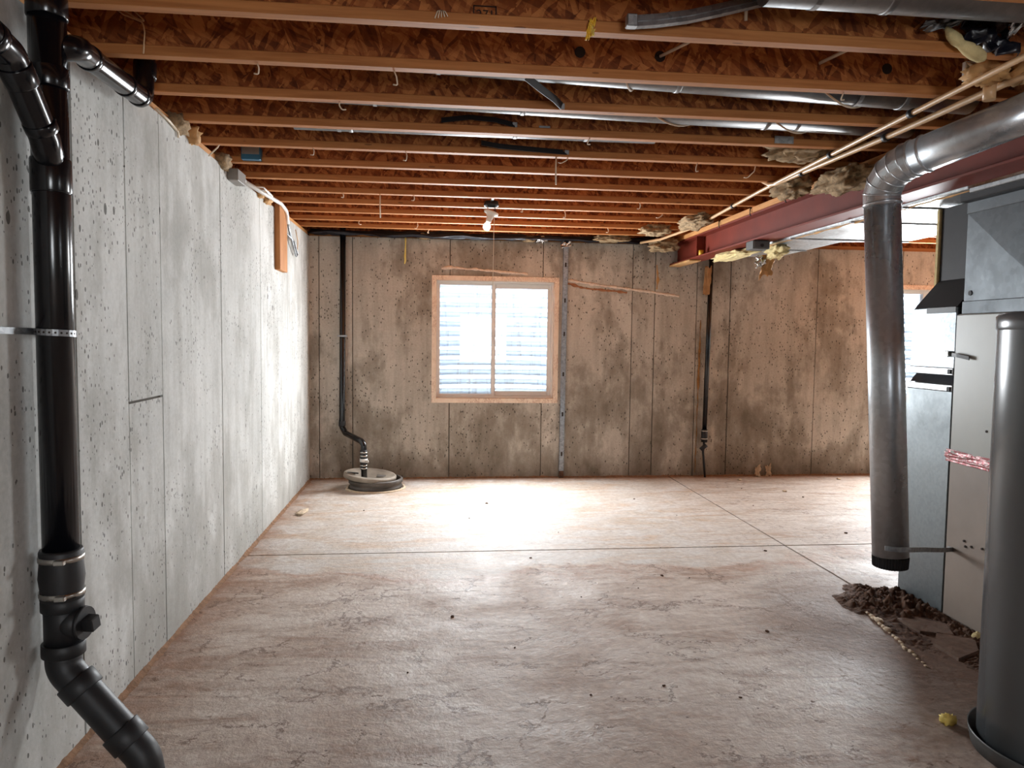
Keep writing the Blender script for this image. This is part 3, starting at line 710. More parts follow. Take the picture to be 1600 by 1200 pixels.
# ------------------------------------------------------------------ sump pit and its discharge pipe
CX, CY = -0.525, 6.80
sp = empty('sump_basin', (CX, CY, 0), 'round grey sump basin with a tilted lid in the floor corner', 'sump basin')
MB().lathe([(0.205, -0.05), (0.225, 0.0), (0.238, 0.006), (0.243, 0.03), (0.232, 0.036), (0.232, 0.05), (0.245, 0.058), (0.247, 0.085), (0.238, 0.094), (0.226, 0.094), (0.222, 0.06), (0.215, -0.05), (0.205, -0.05)], (CX, CY, 0), 56).build('rim', 'sump', sp)
MB().lathe([(0.0, -0.010), (0.223, -0.010)], (CX, CY, 0), 40).build('pit_bottom', 'black_matte', sp)
b = MB(); rr = []
for i in range(60):
    a = i / 60 * 2 * PI; rr.append((CX + 0.26 * math.cos(a) * (1 + .05 * noise.noise(Vector((a * 3, 1, 1)))), CY + 0.255 * math.sin(a), 0.002))
b.tube(rr + [rr[0]], 0.013, 8, False).build('mortar_ring', 'chip', sp)
m = Matrix.Translation((-0.050, -0.005, 0.132)) @ Matrix.Rotation(0.09, 4, 'Y') @ Matrix.Rotation(0.03, 4, 'X')
lid = MB().lathe([(0.0, -0.040), (0.115, -0.038), (0.150, -0.004), (0.205, -0.003), (0.215, 0.004), (0.232, 0.004), (0.240, -0.004), (0.241, -0.034), (0.234, -0.034), (0.228, -0.020), (0.15, -0.02), (0.12, -0.046), (0.0, -0.048)], (CX, CY, 0), 56, m).build('lid', 'lid', sp)
mr = Matrix.Translation((CX, CY, 0)) @ m
MB().bbox(-0.236, -0.105, -0.016, 0.012, -0.008, 0.0, 0.002, mr).build('split_seam', 'black_matte', lid)
MB().bbox(0.06, 0.150, -0.035, 0.050, -0.020, -0.010, 0.004, mr).build('raised_rib', 'sump', lid)
dp_ = empty('sump_discharge_pipe', (-0.64, 6.80, 0.1), 'slim black discharge pipe rising from the sump', 'drain pipe')
q = fillet([(-0.862, 7.185, 2.60), (-0.876, 7.185, 0.52), (-0.838, 7.13, 0.465), (-0.660, 6.83, 0.430), (-0.635, 6.79, 0.405), (-0.633, 6.785, 0.30), (-0.628, 6.785, 0.06)], 0.035, 6)
MB().tube(q, 0.0275, 20).build('pipe', 'black_pipe', dp_)
hub((-0.8755, 7.185, 0.575), (-0.876, 7.185, 0.525), 0.032, 'elbow_hub', 'black_matte', dp_)
ck = MB().tube([(-0.633, 6.785, 0.355), (-0.633, 6.785, 0.35), (-0.632, 6.785, 0.18), (-0.632, 6.785, 0.175)], [0.029, 0.033, 0.033, 0.029], 20).build('check_valve', 'rubber', dp_)
for z in (0.332, 0.30, 0.212, 0.186): MB().tube([(-0.633, 6.785, z - 0.006), (-0.633, 6.785, z + 0.006)], 0.0355, 20).build('band_clamp', 'clamp', ck)
MB().tube([(-0.633, 6.785, 0.245), (-0.633, 6.785, 0.275)], 0.0365, 20).build('valve_body', 'white_pvc', ck)
MB().bbox(-0.62, -0.585, 6.75, 6.775, 0.238, 0.262, 0.003).build('clamp_screw', 'clamp', ck)
MB().bbox(-0.915, -0.825, 7.150, 7.162, 1.385, 1.403, 0.001).build('pipe_clip', 'galv_dull', label='thin strap across the slim sump discharge pipe', cat='strap')

# ------------------------------------------------------------------ steel strut on the back wall
e = empty('steel_strut', (1.285, YB, 0), 'galvanised steel strut standing upright against the window wall', 'strut')
m = Matrix.Translation((1.277, 0, 0)) @ Matrix.Rotation(0.006, 4, 'Y')
b = MB(); b.box(-0.022, 0.022, YB - 0.028, YB - 0.025, 0.0, 2.37, m); b.box(-0.024, -0.021, YB - 0.028, YB - 0.001, 0.0, 2.37, m); b.box(0.021, 0.024, YB - 0.028, YB - 0.001, 0.0, 2.37, m)
b.build('channel', 'galv_dull', e)
for z in (0.22, 0.62, 1.02, 1.42, 1.75, 2.10): MB().bbox(-0.008, 0.008, YB - 0.0295, YB - 0.0275, z, z + 0.042, 0.0008, m).build('slot', 'ink', e)
MB().bbox(-0.024, 0.024, YB - 0.031, YB - 0.0285, 0.0, 0.07, 0.0008, m).build('rusted_foot', 'dirt', e)
sheet((1.285, YB - 0.05, 2.33), (0.05, 0.0, 0.01), (0.01, 0.02, 0.05), 5, 0.03).build('plastic_scrap', 'foil', label='torn silver film hanging at the strut top', cat='scrap')

# ------------------------------------------------------------------ right drain pipe on the back wall
e = empty('wall_drain_pipe', (2.74, 7.17, 0), 'black pipe hanging by the window wall under the beam end', 'drain pipe')
MB().tube([(2.768, 7.185, 2.36), (2.742, 7.185, 0.38)], 0.023, 20).build('pipe', 'black_pipe', e)
cp = MB().tube([(2.744, 7.185, 0.49), (2.7435, 7.185, 0.36)], 0.031, 20).build('coupling', 'rubber', e)
for z in (0.475, 0.395): MB().tube([(2.7438, 7.185, z - 0.005), (2.7438, 7.185, z + 0.005)], 0.0335, 20).build('band_clamp', 'clamp', cp)
MB().tube(fillet([(2.742, 7.185, 0.37), (2.742, 7.18, 0.31), (2.725, 7.16, 0.27), (2.745, 7.17, 0.12), (2.76, 7.18, 0.0)], 0.03, 5), 0.011, 12).build('flexible_tail', 'black_matte', e)
MB().tube([(2.70, 7.16, 0.285), (2.755, 7.155, 0.335)], 0.022, 14).build('plug', 'black_matte', e)
sheet((2.715, 7.150, 1.99), (0.035, 0, 0.004), (0.004, -0.012, 0.135), 9, 0.02, torn=0.2).build('kraft_flap', 'kraft', label='torn brown paper flap hanging beside the right-hand wall pipe', cat='paper')
b = MB(); pts = []
for i in range(40): pts.append((2.688 - 0.018 * i / 39 + 0.008 * noise.noise(Vector((i * 0.5, 3, 1))), YB - 0.008, 1.60 - 1.56 * i / 39))
b.tube(pts, [0.003 + 0.016 * max(0, noise.noise(Vector((i * 0.43, 7, 2)))) + (0.008 + 0.006 * noise.noise(Vector((i * 0.8, 1, 2))) if 6 < i < 18 else 0) for i in range(40)], 8).build('foam_bead', 'rust', label='rusty tan foam bead running down the wall beside the pipe', cat='foam')

# ------------------------------------------------------------------ ducts in the joist bays
def duct(name, pts, r, label, seams=()):
    e = empty(name, pts[0], label, 'duct', 'round supply ducts in the joist bays')
    MB().tube(pts, r, 28).build('pipe', 'bay_duct', e)
    a, c = Vector(pts[0]), Vector(pts[-1])
    for s in (0.12, 0.8):
        p = a.lerp(c, s); n_ = 12; yj = joist_y(round((p.y - 2.416) / 0.4064 - 0.5) + 1) - 0.006
        arc = [(p.x, yj, p.z + 0.10)] + [(p.x, p.y + (r + 0.002) * math.cos(-t * PI / n_), p.z + (r + 0.002) * math.sin(-t * PI / n_)) for t in range(n_ + 1)] + [(p.x, p.y - r - 0.002, p.z + 0.06), (p.x, yj, p.z + 0.115)]
        MB().strip(arc, (1, 0, 0), 0.018, 0.0012).build('hanger_band', 'galv_dull', e)
    for s in seams:
        p = a.lerp(c, s); d = (c - a).normalized()
        MB().tube([p - d * 0.012, p - d * 0.008, p + d * 0.008, p + d * 0.012], [r, r + 0.003, r + 0.003, r], 28).build('seam_ring', 'bay_duct', e)
    return e
def bay(k): return (joist_y(k) + joist_y(k + 1)) / 2
duct('supply_duct', [(-0.30, bay(1), 2.53), (2.30, bay(1), 2.462)], 0.076, 'round duct running between the drilled joist and its neighbour', (0.5, 0.88))
duct('supply_duct', [(-0.62, bay(2), 2.515), (2.30, bay(2), 2.468)], 0.076, 'round duct resting beside the small white tag plate', (0.35, 0.75))
duct('supply_duct', [(-0.70, bay(3), 2.498), (1.15, bay(3), 2.500)], 0.076, 'short round duct whose strip shows above the twisted straps', (0.15, 0.6))
duct('supply_duct', [(1.00, bay(-1), 2.492), (2.32, bay(-1), 2.492)], 0.076, 'round duct joined to the bent grey channel', (0.3,))
# grey boot channel at the near joists
e = empty('bent_channel', (0.62, 2.33, 2.41), 'bent grey metal channel curving up between near joists', 'bracket')
pp = [(0.613, 2.335, 2.402), (0.70, 2.335, 2.412), (0.80, 2.33, 2.428), (0.90, 2.325, 2.452), (1.0, 2.32, 2.478), (1.12, 2.31, 2.51)]
MB().strip(pp, (0, 0.15, 1), 0.020, 0.012).build('upper_rail', 'galv_dull', e)
MB().strip([(x, y2 + 0.004, z - 0.018) for x, y2, z in pp], (0, 0.15, 1), 0.016, 0.018).build('lower_rail', 'galv_dull', e)
MB().bbox(0.598, 0.632, 2.318, 2.350, 2.376, 2.414, 0.003).build('end_plate', 'galv_dull', e)
def strap_piece(pts, wd, w, label, mat='galv_dark_shaded'):
    e = empty('bridging_strap', pts[0], label, 'strap', None)
    MB().strip(pts, wd, w, 0.002).build('band', mat, e)
    p = Vector(pts[-1]); MB().bbox(p.x - 0.012, p.x + 0.012, p.y - 0.004, p.y + 0.004, p.z - 0.012, p.z + 0.012, 0.001).build('nail_tab', 'galv_dull', e)
strap_piece([(0.35, bay(1) - 0.13, 2.405), (0.42, bay(1) - 0.02, 2.402), (0.50, bay(1) + 0.10, 2.400), (0.545, joist_y(2) - 0.025, 2.395)], (0.35, 0.0, 1.0), 0.030, 'dark bridging strap slanting under the round duct')
strap_piece([(0.03, joist_y(3) - 0.03, 2.430), (0.16, joist_y(3) - 0.055, 2.442), (0.28, joist_y(3) - 0.05, 2.438), (0.385, joist_y(3) - 0.022, 2.425)], (0.0, 0.5, 1.0), 0.030, 'dark twisted bridging strap lying against a joist web')
strap_piece([(0.245, joist_y(4) - 0.06, 2.430), (0.34, joist_y(4) - 0.075, 2.412), (0.50, joist_y(4) - 0.055, 2.408), (0.715, joist_y(4) - 0.022, 2.406)], (0.0, 0.35, 1.0), 0.030, 'long dark bridging strap curving below the short duct')
MB().bbox(1.70, 1.80, joist_y(3) - 0.030, joist_y(3) - 0.024, 2.388, 2.425, 0.001).build('tag_plate', 'galv', label='small bright metal plate nailed to a joist near the beam', cat='plate')
MB().bbox(0.505, 0.560, joist_y(3) - 0.012, joist_y(3) - 0.006, 2.412, 2.430, 0.001).build('tag_plate', 'galv_dull', label='small grey tag on a joist web between two straps', cat='plate')

# ------------------------------------------------------------------ cable ends and staples hanging from joists
stubs = [(-0.646, 1, 0.002, -0.039), (-0.154, 1, 0.012, -0.053), (-0.4, 2, 0.011, -0.032), (-0.64, 4, 0.0, -0.037), (-0.155, 4, 0.0, -0.047), (0.724, 4, -0.038, -0.029),
         (1.46, 4, -0.006, -0.046), (1.803, 4, -0.051, -0.069), (-0.635, 7, 0.004, -0.03), (-0.147, 7, 0.0, -0.035), (-0.638, 10, 0.0, -0.032), (-0.148, 10, -0.01, -0.05),
         (-0.045, 11, -0.018, -0.03), (1.474, 7, -0.004, -0.046), (0.997, 8, 0.006, -0.054), (1.774, 8, -0.035, -0.036), (1.535, 10, 0.001, -0.04), (0.659, 8, 0.01, -0.024), (0.762, 3, -0.012, -0.03), (1.614, 1, -0.01, -0.03)]
for i, (x, k, dx, dz) in enumerate(stubs):
    y = joist_y(k) + random.uniform(-0.005, 0.018)
    hk = random.choice((-1, 1)) * 0.014
    pts = fillet([(x, y, HJ + 0.003), (x + dx * 0.3 + hk * 0.5, y - 0.006, HJ + dz * 0.45), (x + dx + hk * 0.2, y, HJ + dz), (x + dx - hk, y + 0.004, HJ + dz + 0.004)], 0.012, 5)
    MB().tube(pts, 0.0028 if k < 6 else 0.0036, 7).build('cable_stub', 'cable', label='short cream cable end hooked under a joist', cat='cable', group='hooked cable ends under the joists')
for x, k, ln, lab in ((0.66, 4, 0.145, 'straight cream cable drop near the long curved dark strap'), (-0.377, 7, 0.16, 'straight cream cable drop in front of the slim wall pipe')):
    MB().tube([(x, joist_y(k), HJ + 0.004), (x - 0.001, joist_y(k), HJ - ln * 0.5), (x + 0.001, joist_y(k) + 0.004, HJ - ln)], 0.0042, 8).build('cable_drop', 'cable', label=lab, cat='cable')
# wires pulled out near the stack
for i, (pts, lab) in enumerate((([(-1.16, 2.77, 2.56), (-1.08, 2.76, 2.50), (-1.012, 2.75, 2.474), (-1.006, 2.75, 2.44), (-1.012, 2.75, 2.368)], 'thin tan wire drooping past the shiny branch pipe'),
                            ([(-1.13, 2.78, 2.55), (-1.05, 2.775, 2.50), (-1.004, 2.765, 2.478), (-1.06, 2.77, 2.53)], 'looped tan wire end beside the drooping wire'))):
    MB().tube(fillet(pts, 0.02, 5), 0.0028, 7).build('loose_wire', 'pex', label=lab, cat='wire')
# tan wire wraps on the bay ducts
for x, k, zc, lab in ((1.72, 1, 2.4767, 'cream cable lying over the duct near the drilled joist'), (1.10, 2, 2.4873, 'cream cable crossing the duct by the tag plate'), (0.79, 1, 2.501, 'small cream tie around the drilled-joist duct'), (1.69, 2, 2.4778, 'short cream cable wrapped on the duct near the beam')):
    y = bay(k); L_ = 0.16 if x > 0.9 else 0.05
    arc = [(x - L_ + L_ * 2 * t, y + 0.081 * math.sin(-1.25 + 2.3 * t), zc - 0.081 * math.cos(-1.25 + 2.3 * t)) for t in [i / 12 for i in range(13)]]
    MB().tube(arc, 0.005, 8, flat=0.6).build('duct_cable', 'cable', label=lab, cat='cable')
MB().tube([(0.857, joist_y(1) - 0.006, 2.478), (0.93, joist_y(1) - 0.10, 2.495), (1.02, joist_y(1) - 0.25, 2.53), (1.1, joist_y(0) + 0.006, 2.56)], 0.006, 8).build('hole_cable', 'cable', label='cream cable threaded into the hole of the drilled joist', cat='cable')
MB().tube([(1.50, joist_y(1) - 0.006, 2.485), (1.57, joist_y(1) - 0.13, 2.505), (1.66, joist_y(0) + 0.006, 2.56)], 0.007, 8).build('hole_cable', 'cable', label='thicker cream cable entering the drilled joist near the beam', cat='cable')
MB().tube([(1.02, joist_y(0) - 0.01, 2.45), (1.00, joist_y(0) - 0.06, 2.54)], 0.006, 8).build('hole_cable', 'cable', label='cream cable rising behind the bent grey channel', cat='cable')
# yellow flagging, white wire bundle, yellow foam drip
e = empty('flagging_tape', (0.5, joist_y(0) - 0.026, 2.39), 'knotted yellow flagging tape on the stamped joist', 'tape')
sheet((0.500, joist_y(0) - 0.034, 2.402), (0.011, 0, 0.004), (0.002, 0.003, 0.013), 3, 0.02).build('knot', 'yellow', e)
sheet((0.488, joist_y(0) - 0.036, 2.374), (0.006, 0, -0.001), (0.004, 0.002, 0.022), 6, 0.015).build('tail', 'yellow', e)
sheet((0.496, joist_y(0) - 0.033, 2.380), (0.004, 0.002, 0.0), (-0.003, 0.002, 0.018), 8, 0.015).build('tail', 'yfoam', e)
e = empty('wire_bundle', (0.02, joist_y(0) - 0.026, 2.42), 'splayed bare wire ends poking over the stamped joist flange', 'wire')
for j in range(5):
    MB().tube(fillet([(0.018, joist_y(0) - 0.012, 2.425), (0.018 + (j - 2) * 0.006, joist_y(0) - 0.030, 2.414), (0.018 + (j - 2) * 0.010, joist_y(0) - 0.034, 2.390 + 0.002 * j)], 0.01, 4), 0.0018, 6).build('wire_end', 'cable', e)
MB().tube([(-0.274, YB - 0.02, 2.385), (-0.276, YB - 0.022, 2.28), (-0.281, YB - 0.02, 2.17), (-0.278, YB - 0.02, 2.13), (-0.284, YB - 0.018, 2.095)], [0.010, 0.006, 0.009, 0.008, 0.005], 10).build('foam_drip', 'yfoam', label='yellow foam drip hanging down the window wall', cat='foam')

# ------------------------------------------------------------------ bare bulb lampholder
e = empty('bulb_fixture', (0.415, 5.52, 2.381), 'white pull-chain lampholder with bare bulb hanging tilted', 'lamp')
MB().lathe([(0.0, 0.030), (0.052, 0.030), (0.056, 0.0), (0.053, -0.006), (0.048, 0.0), (0.046, 0.02), (0.0, 0.02)], (0.42, 5.525, 2.375), 28).build('ceiling_box', 'black_matte', e)
MB().bbox(0.41, 0.43, joist_y(7) + 0.006, joist_y(8) - 0.006, 2.398, 2.402, 0.001).build('hanger_bar', 'galv_dull', e)
ax = Vector((-0.30, -0.05, -0.95)).normalized(); m = Matrix.Translation((0.418, 5.50, 2.318)) @ Vector((0, 0, -1)).rotation_difference(ax).to_matrix().to_4x4()
sk = MB().lathe([(0.0, 0.006), (0.054, 0.006), (0.056, 0.0), (0.052, -0.008), (0.034, -0.016), (0.026, -0.03), (0.022, -0.055), (0.019, -0.070), (0.0, -0.070)], (0, 0, 0), 28, m).build('lampholder', 'porcelain', e)
MB().lathe([(0.014, -0.068), (0.017, -0.078), (0.027, -0.094), (0.030, -0.108), (0.027, -0.124), (0.016, -0.135), (0.0, -0.138)], (0, 0, 0), 24, m).build('bulb', 'bulb', e)
MB().tube([(0.385, 5.51, 2.375), (0.400, 5.49, 2.33)], 0.003, 6).build('wire', 'cable', e)
MB().tube([(0.442, 5.51, 2.375), (0.452, 5.50, 2.31)], 0.003, 6).build('wire', 'black_matte', e)
MB().tube([(0.440, 5.495, 2.300), (0.434, 5.49, 1.78)], 0.0022, 6).build('pull_string', 'cable', e)

# ------------------------------------------------------------------ electrical bits on the left wall
e = empty('blue_box', (-1.04, joist_y(5) - 0.03, 2.39), 'blue plastic electrical box nailed to a joist', 'electrical box')
yb = joist_y(5) - 0.006; b = MB()
b.bbox(-1.094, -0.988, yb - 0.062, yb, 2.389, 2.462, 0.003)
b.build('shell', 'blue_box', e)
MB().bbox(-1.089, -0.993, yb - 0.064, yb - 0.061, 2.418, 2.458, 0.001).build('cover', 'grey_box', e)
e = empty('grey_box', (XL, 4.50, 2.28), 'grey metal junction box on top of the pale wall', 'electrical box')
MB().bbox(XL + 0.001, XL + 0.062, 4.44, 4.62, 2.282, 2.350, 0.004).build('body', 'grey_box', e)
MB().tube([(XL + 0.032, 4.618, 2.318), (XL + 0.032, 4.655, 2.322)], 0.024, 16).build('connector', 'white_pvc', e)
c = empty('white_conduit', (XL + 0.05, 4.65, 2.32), 'white conduit elbow turning down beside the wood block', 'conduit')
MB().tube(fillet([(XL + 0.035, 4.65, 2.322), (XL + 0.05, 5.70, 2.372), (XL + 0.052, 5.90, 2.350), (XL + 0.045, 5.98, 2.27)], 0.10, 8), 0.014, 14).build('tube', 'white_pvc', c)
for yy in (4.95, 5.05): MB().tube(fillet([(XL + 0.04, yy, 2.345), (XL + 0.085, yy + 0.03, 2.35), (XL + 0.10, yy + 0.12, 2.325)], 0.03, 5), 0.005, 8).build('loose_tail', 'white_pvc', c)
MB().tube(fillet([(XL + 0.045, 5.97, 2.275), (XL + 0.035, 6.10, 2.22), (XL + 0.028, 6.42, 2.06), (XL + 0.030, 6.47, 2.08), (XL + 0.032, 6.32, 2.17), (XL + 0.03, 5.92, 2.20)], 0.03, 6), 0.008, 10).build('looped_cable', 'galv_dull', label='grey looped cable hanging from the white conduit end', cat='cable')
MB().tube(fillet([(XL + 0.03, 6.46, 2.10), (XL + 0.028, 6.50, 2.20), (XL + 0.028, 6.40, 2.28)], 0.03, 5), 0.004, 8).build('thin_wire', 'pex', label='thin orange wire beside the grey looped cable', cat='wire')
MB().bbox(XL, XL + 0.040, 5.70, 5.98, 1.885, 2.375, 0.003).build('wood_block', 'post_wood', label='short upright wood block fixed to the pale wall', cat='wood block')

# ------------------------------------------------------------------ water pipes along the beam
def wpipe(pts, r, label, clips=()):
    e = empty('water_pipe', pts[0], label, 'water pipe')
    MB().tube(fillet(pts, 0.05, 6), r, 14).build('pipe', 'pex', e)
    for p, d in clips:
        p = Vector(p); d = Vector(d).normalized() * 0.014
        MB().tube([p - d, p + d], r + 0.006, 14).build('clip', 'black_matte', e)
    return e
D1 = (0.05, -1, 0.0)
wpipe([(2.00, 7.06, 2.335), (2.10, 6.75, 2.330), (2.165, 6.0, 2.338), (2.08, 4.60, 2.355), (1.99, 3.05, 2.352), (1.96, 2.45, 2.352), (1.92, 1.2, 2.352)], 0.0115, 'long tan water pipe curving from the window wall along the joists', (((2.112, 5.1, 2.35), D1), ((2.025, 3.65, 2.354), D1), ((1.985, 2.95, 2.353), D1)))
wpipe([(2.05, 4.62, 2.45), (2.06, 4.42, 2.360), (2.07, 4.35, 2.352), (2.10, 3.25, 2.352), (2.10, 2.6, 2.356), (2.10, 1.2, 2.352)], 0.0135, 'thicker tan water pipe ending in an elbow beside the beam', (((2.078, 4.05, 2.352), D1), ((2.099, 3.30, 2.352), D1)))
# ------------------------------------------------------------------ insulation scraps and debris by the beam
scraps = [((1.93, bay(3) - 0.02, 2.425), (0.16, 0.13, 0.055), 1, 'insul', 'brown fiberglass batt stuffed in the bay above the water pipes'),
          ((2.16, 4.33, 2.325), (0.07, 0.16, 0.055), 2, 'insul', 'ragged brown fiberglass wad between the water pipes and beam'),
          ((2.23, 3.86, 2.280), (0.085, 0.22, 0.060), 3, 'insul', 'drooping brown fiberglass wad over the red beam edge'),
          ((2.11, 5.85, 2.355), (0.10, 0.24, 0.042), 4, 'insul', 'brown fiberglass scrap above the curving water pipe'),
          ((1.95, 6.42, 2.365), (0.12, 0.14, 0.045), 5, 'insul', 'pale fiberglass tuft at the far end of the nailer'),
          ((2.20, 6.95, 2.300), (0.13, 0.14, 0.055), 6, 'insul', 'shredded fiberglass clump where beam meets window wall'),
          ((1.72, 7.06, 2.372), (0.16, 0.08, 0.035), 7, 'insul', 'fiberglass strip tucked over the window wall'),
          ((2.50, 5.98, 2.112), (0.085, 0.36, 0.030), 8, 'insul_y', 'yellow fiberglass pad hanging under the red beam'),
          ((2.62, 5.45, 2.085), (0.06, 0.13, 0.05), 10, 'insul_y', 'yellow fiberglass tuft beside the dark beam box')]
for c, s, sd, mt, lb in scraps:
    blob(c, s, sd, 0.42, 1.9, 56, 30, fuzz=1.0).build('insulation_scrap', mt, label=lb, cat='insulation')
MB().bbox(2.335, 2.45, 6.62, 7.20, 2.122, 2.1395, 0.006).build('bearing_shim', 'foam', label='tan foam shim under the red beam end', cat='foam')
sheet((2.62, 5.62, 1.985), (0.055, 0.01, 0.01), (0.012, 0.0, 0.085), 12, 0.04, torn=0.45).build('paper_scrap', 'kraft', label='torn brown paper scrap dangling below the beam box', cat='paper')
sheet((2.55, 5.60, 2.02), (0.035, 0.01, 0.0), (0.0, 0.0, 0.05), 14, 0.05, torn=0.5).build('foil_scrap', 'foil', label='crumpled foil scrap beside the dangling brown paper', cat='foil')
# corner above the near joist by the pipes
MB().tube([(1.700, 2.365, 2.450), (1.716, 2.360, 2.425), (1.735, 2.358, 2.408), (1.750, 2.356, 2.394), (1.775, 2.354, 2.380), (1.800, 2.352, 2.366), (1.826, 2.352, 2.352), (1.838, 2.352, 2.346)], [0.006, 0.017, 0.020, 0.015, 0.022, 0.024, 0.019, 0.006], 14).build('foam_lump', 'insul_y', label='cream foam finger hanging over the stamped joist end', cat='foam')
blob((2.01, 2.56, 2.385), (0.075, 0.06, 0.035), 22, 0.5, 3.5, 24, 14).build('foam_lump', 'foam', label='orange spray foam lump on the near water pipes', cat='foam')
blob((2.13, 2.52, 2.385), (0.06, 0.09, 0.035), 23, 0.5, 3.5, 24, 14).build('foam_lump', 'foam', label='orange spray foam mass beside the steel flue', cat='foam')
MB().tube([(2.055, 2.60, 2.30), (2.055, 2.60, 2.36)], 0.022, 16).build('pipe_tee', 'pex', label='short tan pipe tee below the foam lump', cat='pipe fitting')
sheet((1.86, 2.375, 2.440), (0.085, 0.01, 0.0), (-0.01, 0.015, 0.060), 24, 0.06, torn=0.3).build('plastic_sheet', 'black_film', label='crumpled black plastic sheet behind the foam finger', cat='plastic')
sheet((1.690, 2.372, 2.462), (0.065, 0.0, 0.010), (0.01, 0.0, 0.020), 25, 0.03, torn=0.3).build('foil_scrap', 'galv_dull', label='grey foil flap beside the crumpled black plastic', cat='foil')
sheet((1.955, 2.345, 2.462), (0.045, 0.0, 0.015), (0.0, 0.01, 0.018), 26, 0.05, torn=0.4).build('foil_scrap', 'foil', label='bright crumpled foil under the near round duct', cat='foil')
MB().bbox(1.985, 2.08, 2.64, 2.66, 2.385, 2.455, 0.002).build('white_board', 'white_pvc', label='short white board end above the near water pipe', cat='board')
# black film and insulation above the back wall
sheet((0.75, YB - 0.03, 2.372), (1.90, 0.0, 0.0), (0.0, 0.06, 0.020), 31, 0.035, n=40, freq=18, torn=0.05).build('vapour_film', 'black_film', label='black plastic film drooping over the top of the window wall', cat='plastic')
for x, sd, lb in ((1.05, 41, 'silver tuft over the window wall beside the strut'), (0.92, 42, 'grey film tuft above the sliding window'), (-0.10, 43, 'dark fiberglass tuft above the window wall near the foam drip')):
    blob((x, YB - 0.03, 2.362), (0.06, 0.045, 0.028), sd, 0.5, 3, 20, 12).build('insulation_tuft', 'foil' if sd == 41 else 'insul', label=lb, cat='insulation')
for y, s, sd, lb in ((3.14, 0.06, 51, 'tan foam wad on the pale wall below the branch pipe elbow'), (3.62, 0.085, 52, 'tan insulation wad on the pale wall top between two joists'), (3.80, 0.05, 53, 'small tan foam crumb beside the wall-top insulation'), (4.34, 0.085, 54, 'tan insulation above the grey junction box'), (5.42, 0.08, 55, 'round tan foam lump beside the upright wood block'), (5.20, 0.05, 56, 'small foam lump behind the white conduit')):
    blob((XL - 0.01, y, 2.362), (0.055, s, 0.042), sd, 0.4, 3, 22, 12).build('wall_top_foam', 'foam' if sd in (51, 53, 55, 56) else 'insul', label=lb, cat='foam')
MB().tube([(XL + 0.006, 3.34, 2.350), (XL + 0.012, 3.48, 2.338), (XL + 0.008, 3.60, 2.325), (XL + 0.008, 3.61, 2.30)], 0.006, 8).build('wall_cable', 'cable', label='short white cable over the top of the pale wall', cat='cable')
MB().tube([(XL + 0.010, 4.06, 2.325), (XL + 0.06, 4.05, 2.37), (XL + 0.08, 4.04, 2.40)], 0.004, 8).build('wall_cable', 'cable', label='thin white cable rising from the pale wall by the blue box', cat='cable')

# dried adhesive on the back wall
def glue(pts, mat, label, w=0.013):
    b = MB(); path = []
    for a, c in zip(pts[:-1], pts[1:]):
        for i in range(14): path.append(Vector(a).lerp(Vector(c), i / 14))
    path.append(Vector(pts[-1]))
    path = [p + Vector((0, 0, 0.006 * noise.noise(p * 14))) for p in path]
    rs = [w * (0.35 + 0.9 * abs(noise.noise(p * 19 + Vector((3, 1, 5))))) for p in path]
    b.tube(path, rs, 8, flat=0.6).build('adhesive_line', mat, label=label, cat='adhesive')
g0 = YB - 0.001
glue([(1.31, g0, 1.972), (1.59, g0, 1.935), (2.05, g0, 1.885), (2.46, g0, 1.835)], 'glue', 'pale dried adhesive line running right of the steel strut', 0.022)
glue([(1.31, g0, 1.940), (1.45, g0, 1.905), (1.62, g0, 1.885), (1.92, g0, 1.862)], 'glue_br', 'brown dried adhesive line just under the pale one', 0.018)
glue([(0.07, g0, 2.062), (0.15, g0, 2.070), (0.45, g0, 2.056), (0.92, g0, 2.022)], 'glue', 'pale adhesive line above the sliding window', 0.021)
glue([(2.22, g0, 2.14), (2.235, g0, 2.00), (2.225, g0, 1.90)], 'foam', 'tan foam drip below the beam end on the wall', 0.014)

# ------------------------------------------------------------------ rectangular trunk duct right of the beam
e = empty('trunk_duct', (2.95, 4.2, 2.13), 'bright galvanised rectangular trunk duct beside the red beam', 'duct')
MB().bbox(2.525, 3.42, 3.30, 5.06, 2.128, 2.36, 0.004).build('main_section', 'galv', e)
MB().prism([(2.525, 5.06), (3.42, 5.06), (2.98, 5.20), (2.98, 6.16), (2.525, 6.30)], 'z', 2.128, 2.36).build('tapered_section', 'galv', e)
for yy, x1 in ((5.06, 3.42), (4.30, 3.42), (3.80, 3.42), (5.70, 2.98)): MB().bbox(2.524, x1 + 0.002, yy - 0.012, yy + 0.012, 2.120, 2.130, 0.002).build('drive_cleat', 'galv_dull', e)
b = MB(); pts = [(2.560 + 0.012 * noise.noise(Vector((i * 0.7, 1, 2))), 3.3 + 2.6 * i / 50, 2.127) for i in range(51)]
b.tube(pts, [0.004 + 0.014 * max(0, noise.noise(Vector((i * 0.45, 5, 2)))) for i in range(51)], 8).build('sealant_bead', 'foam', e)

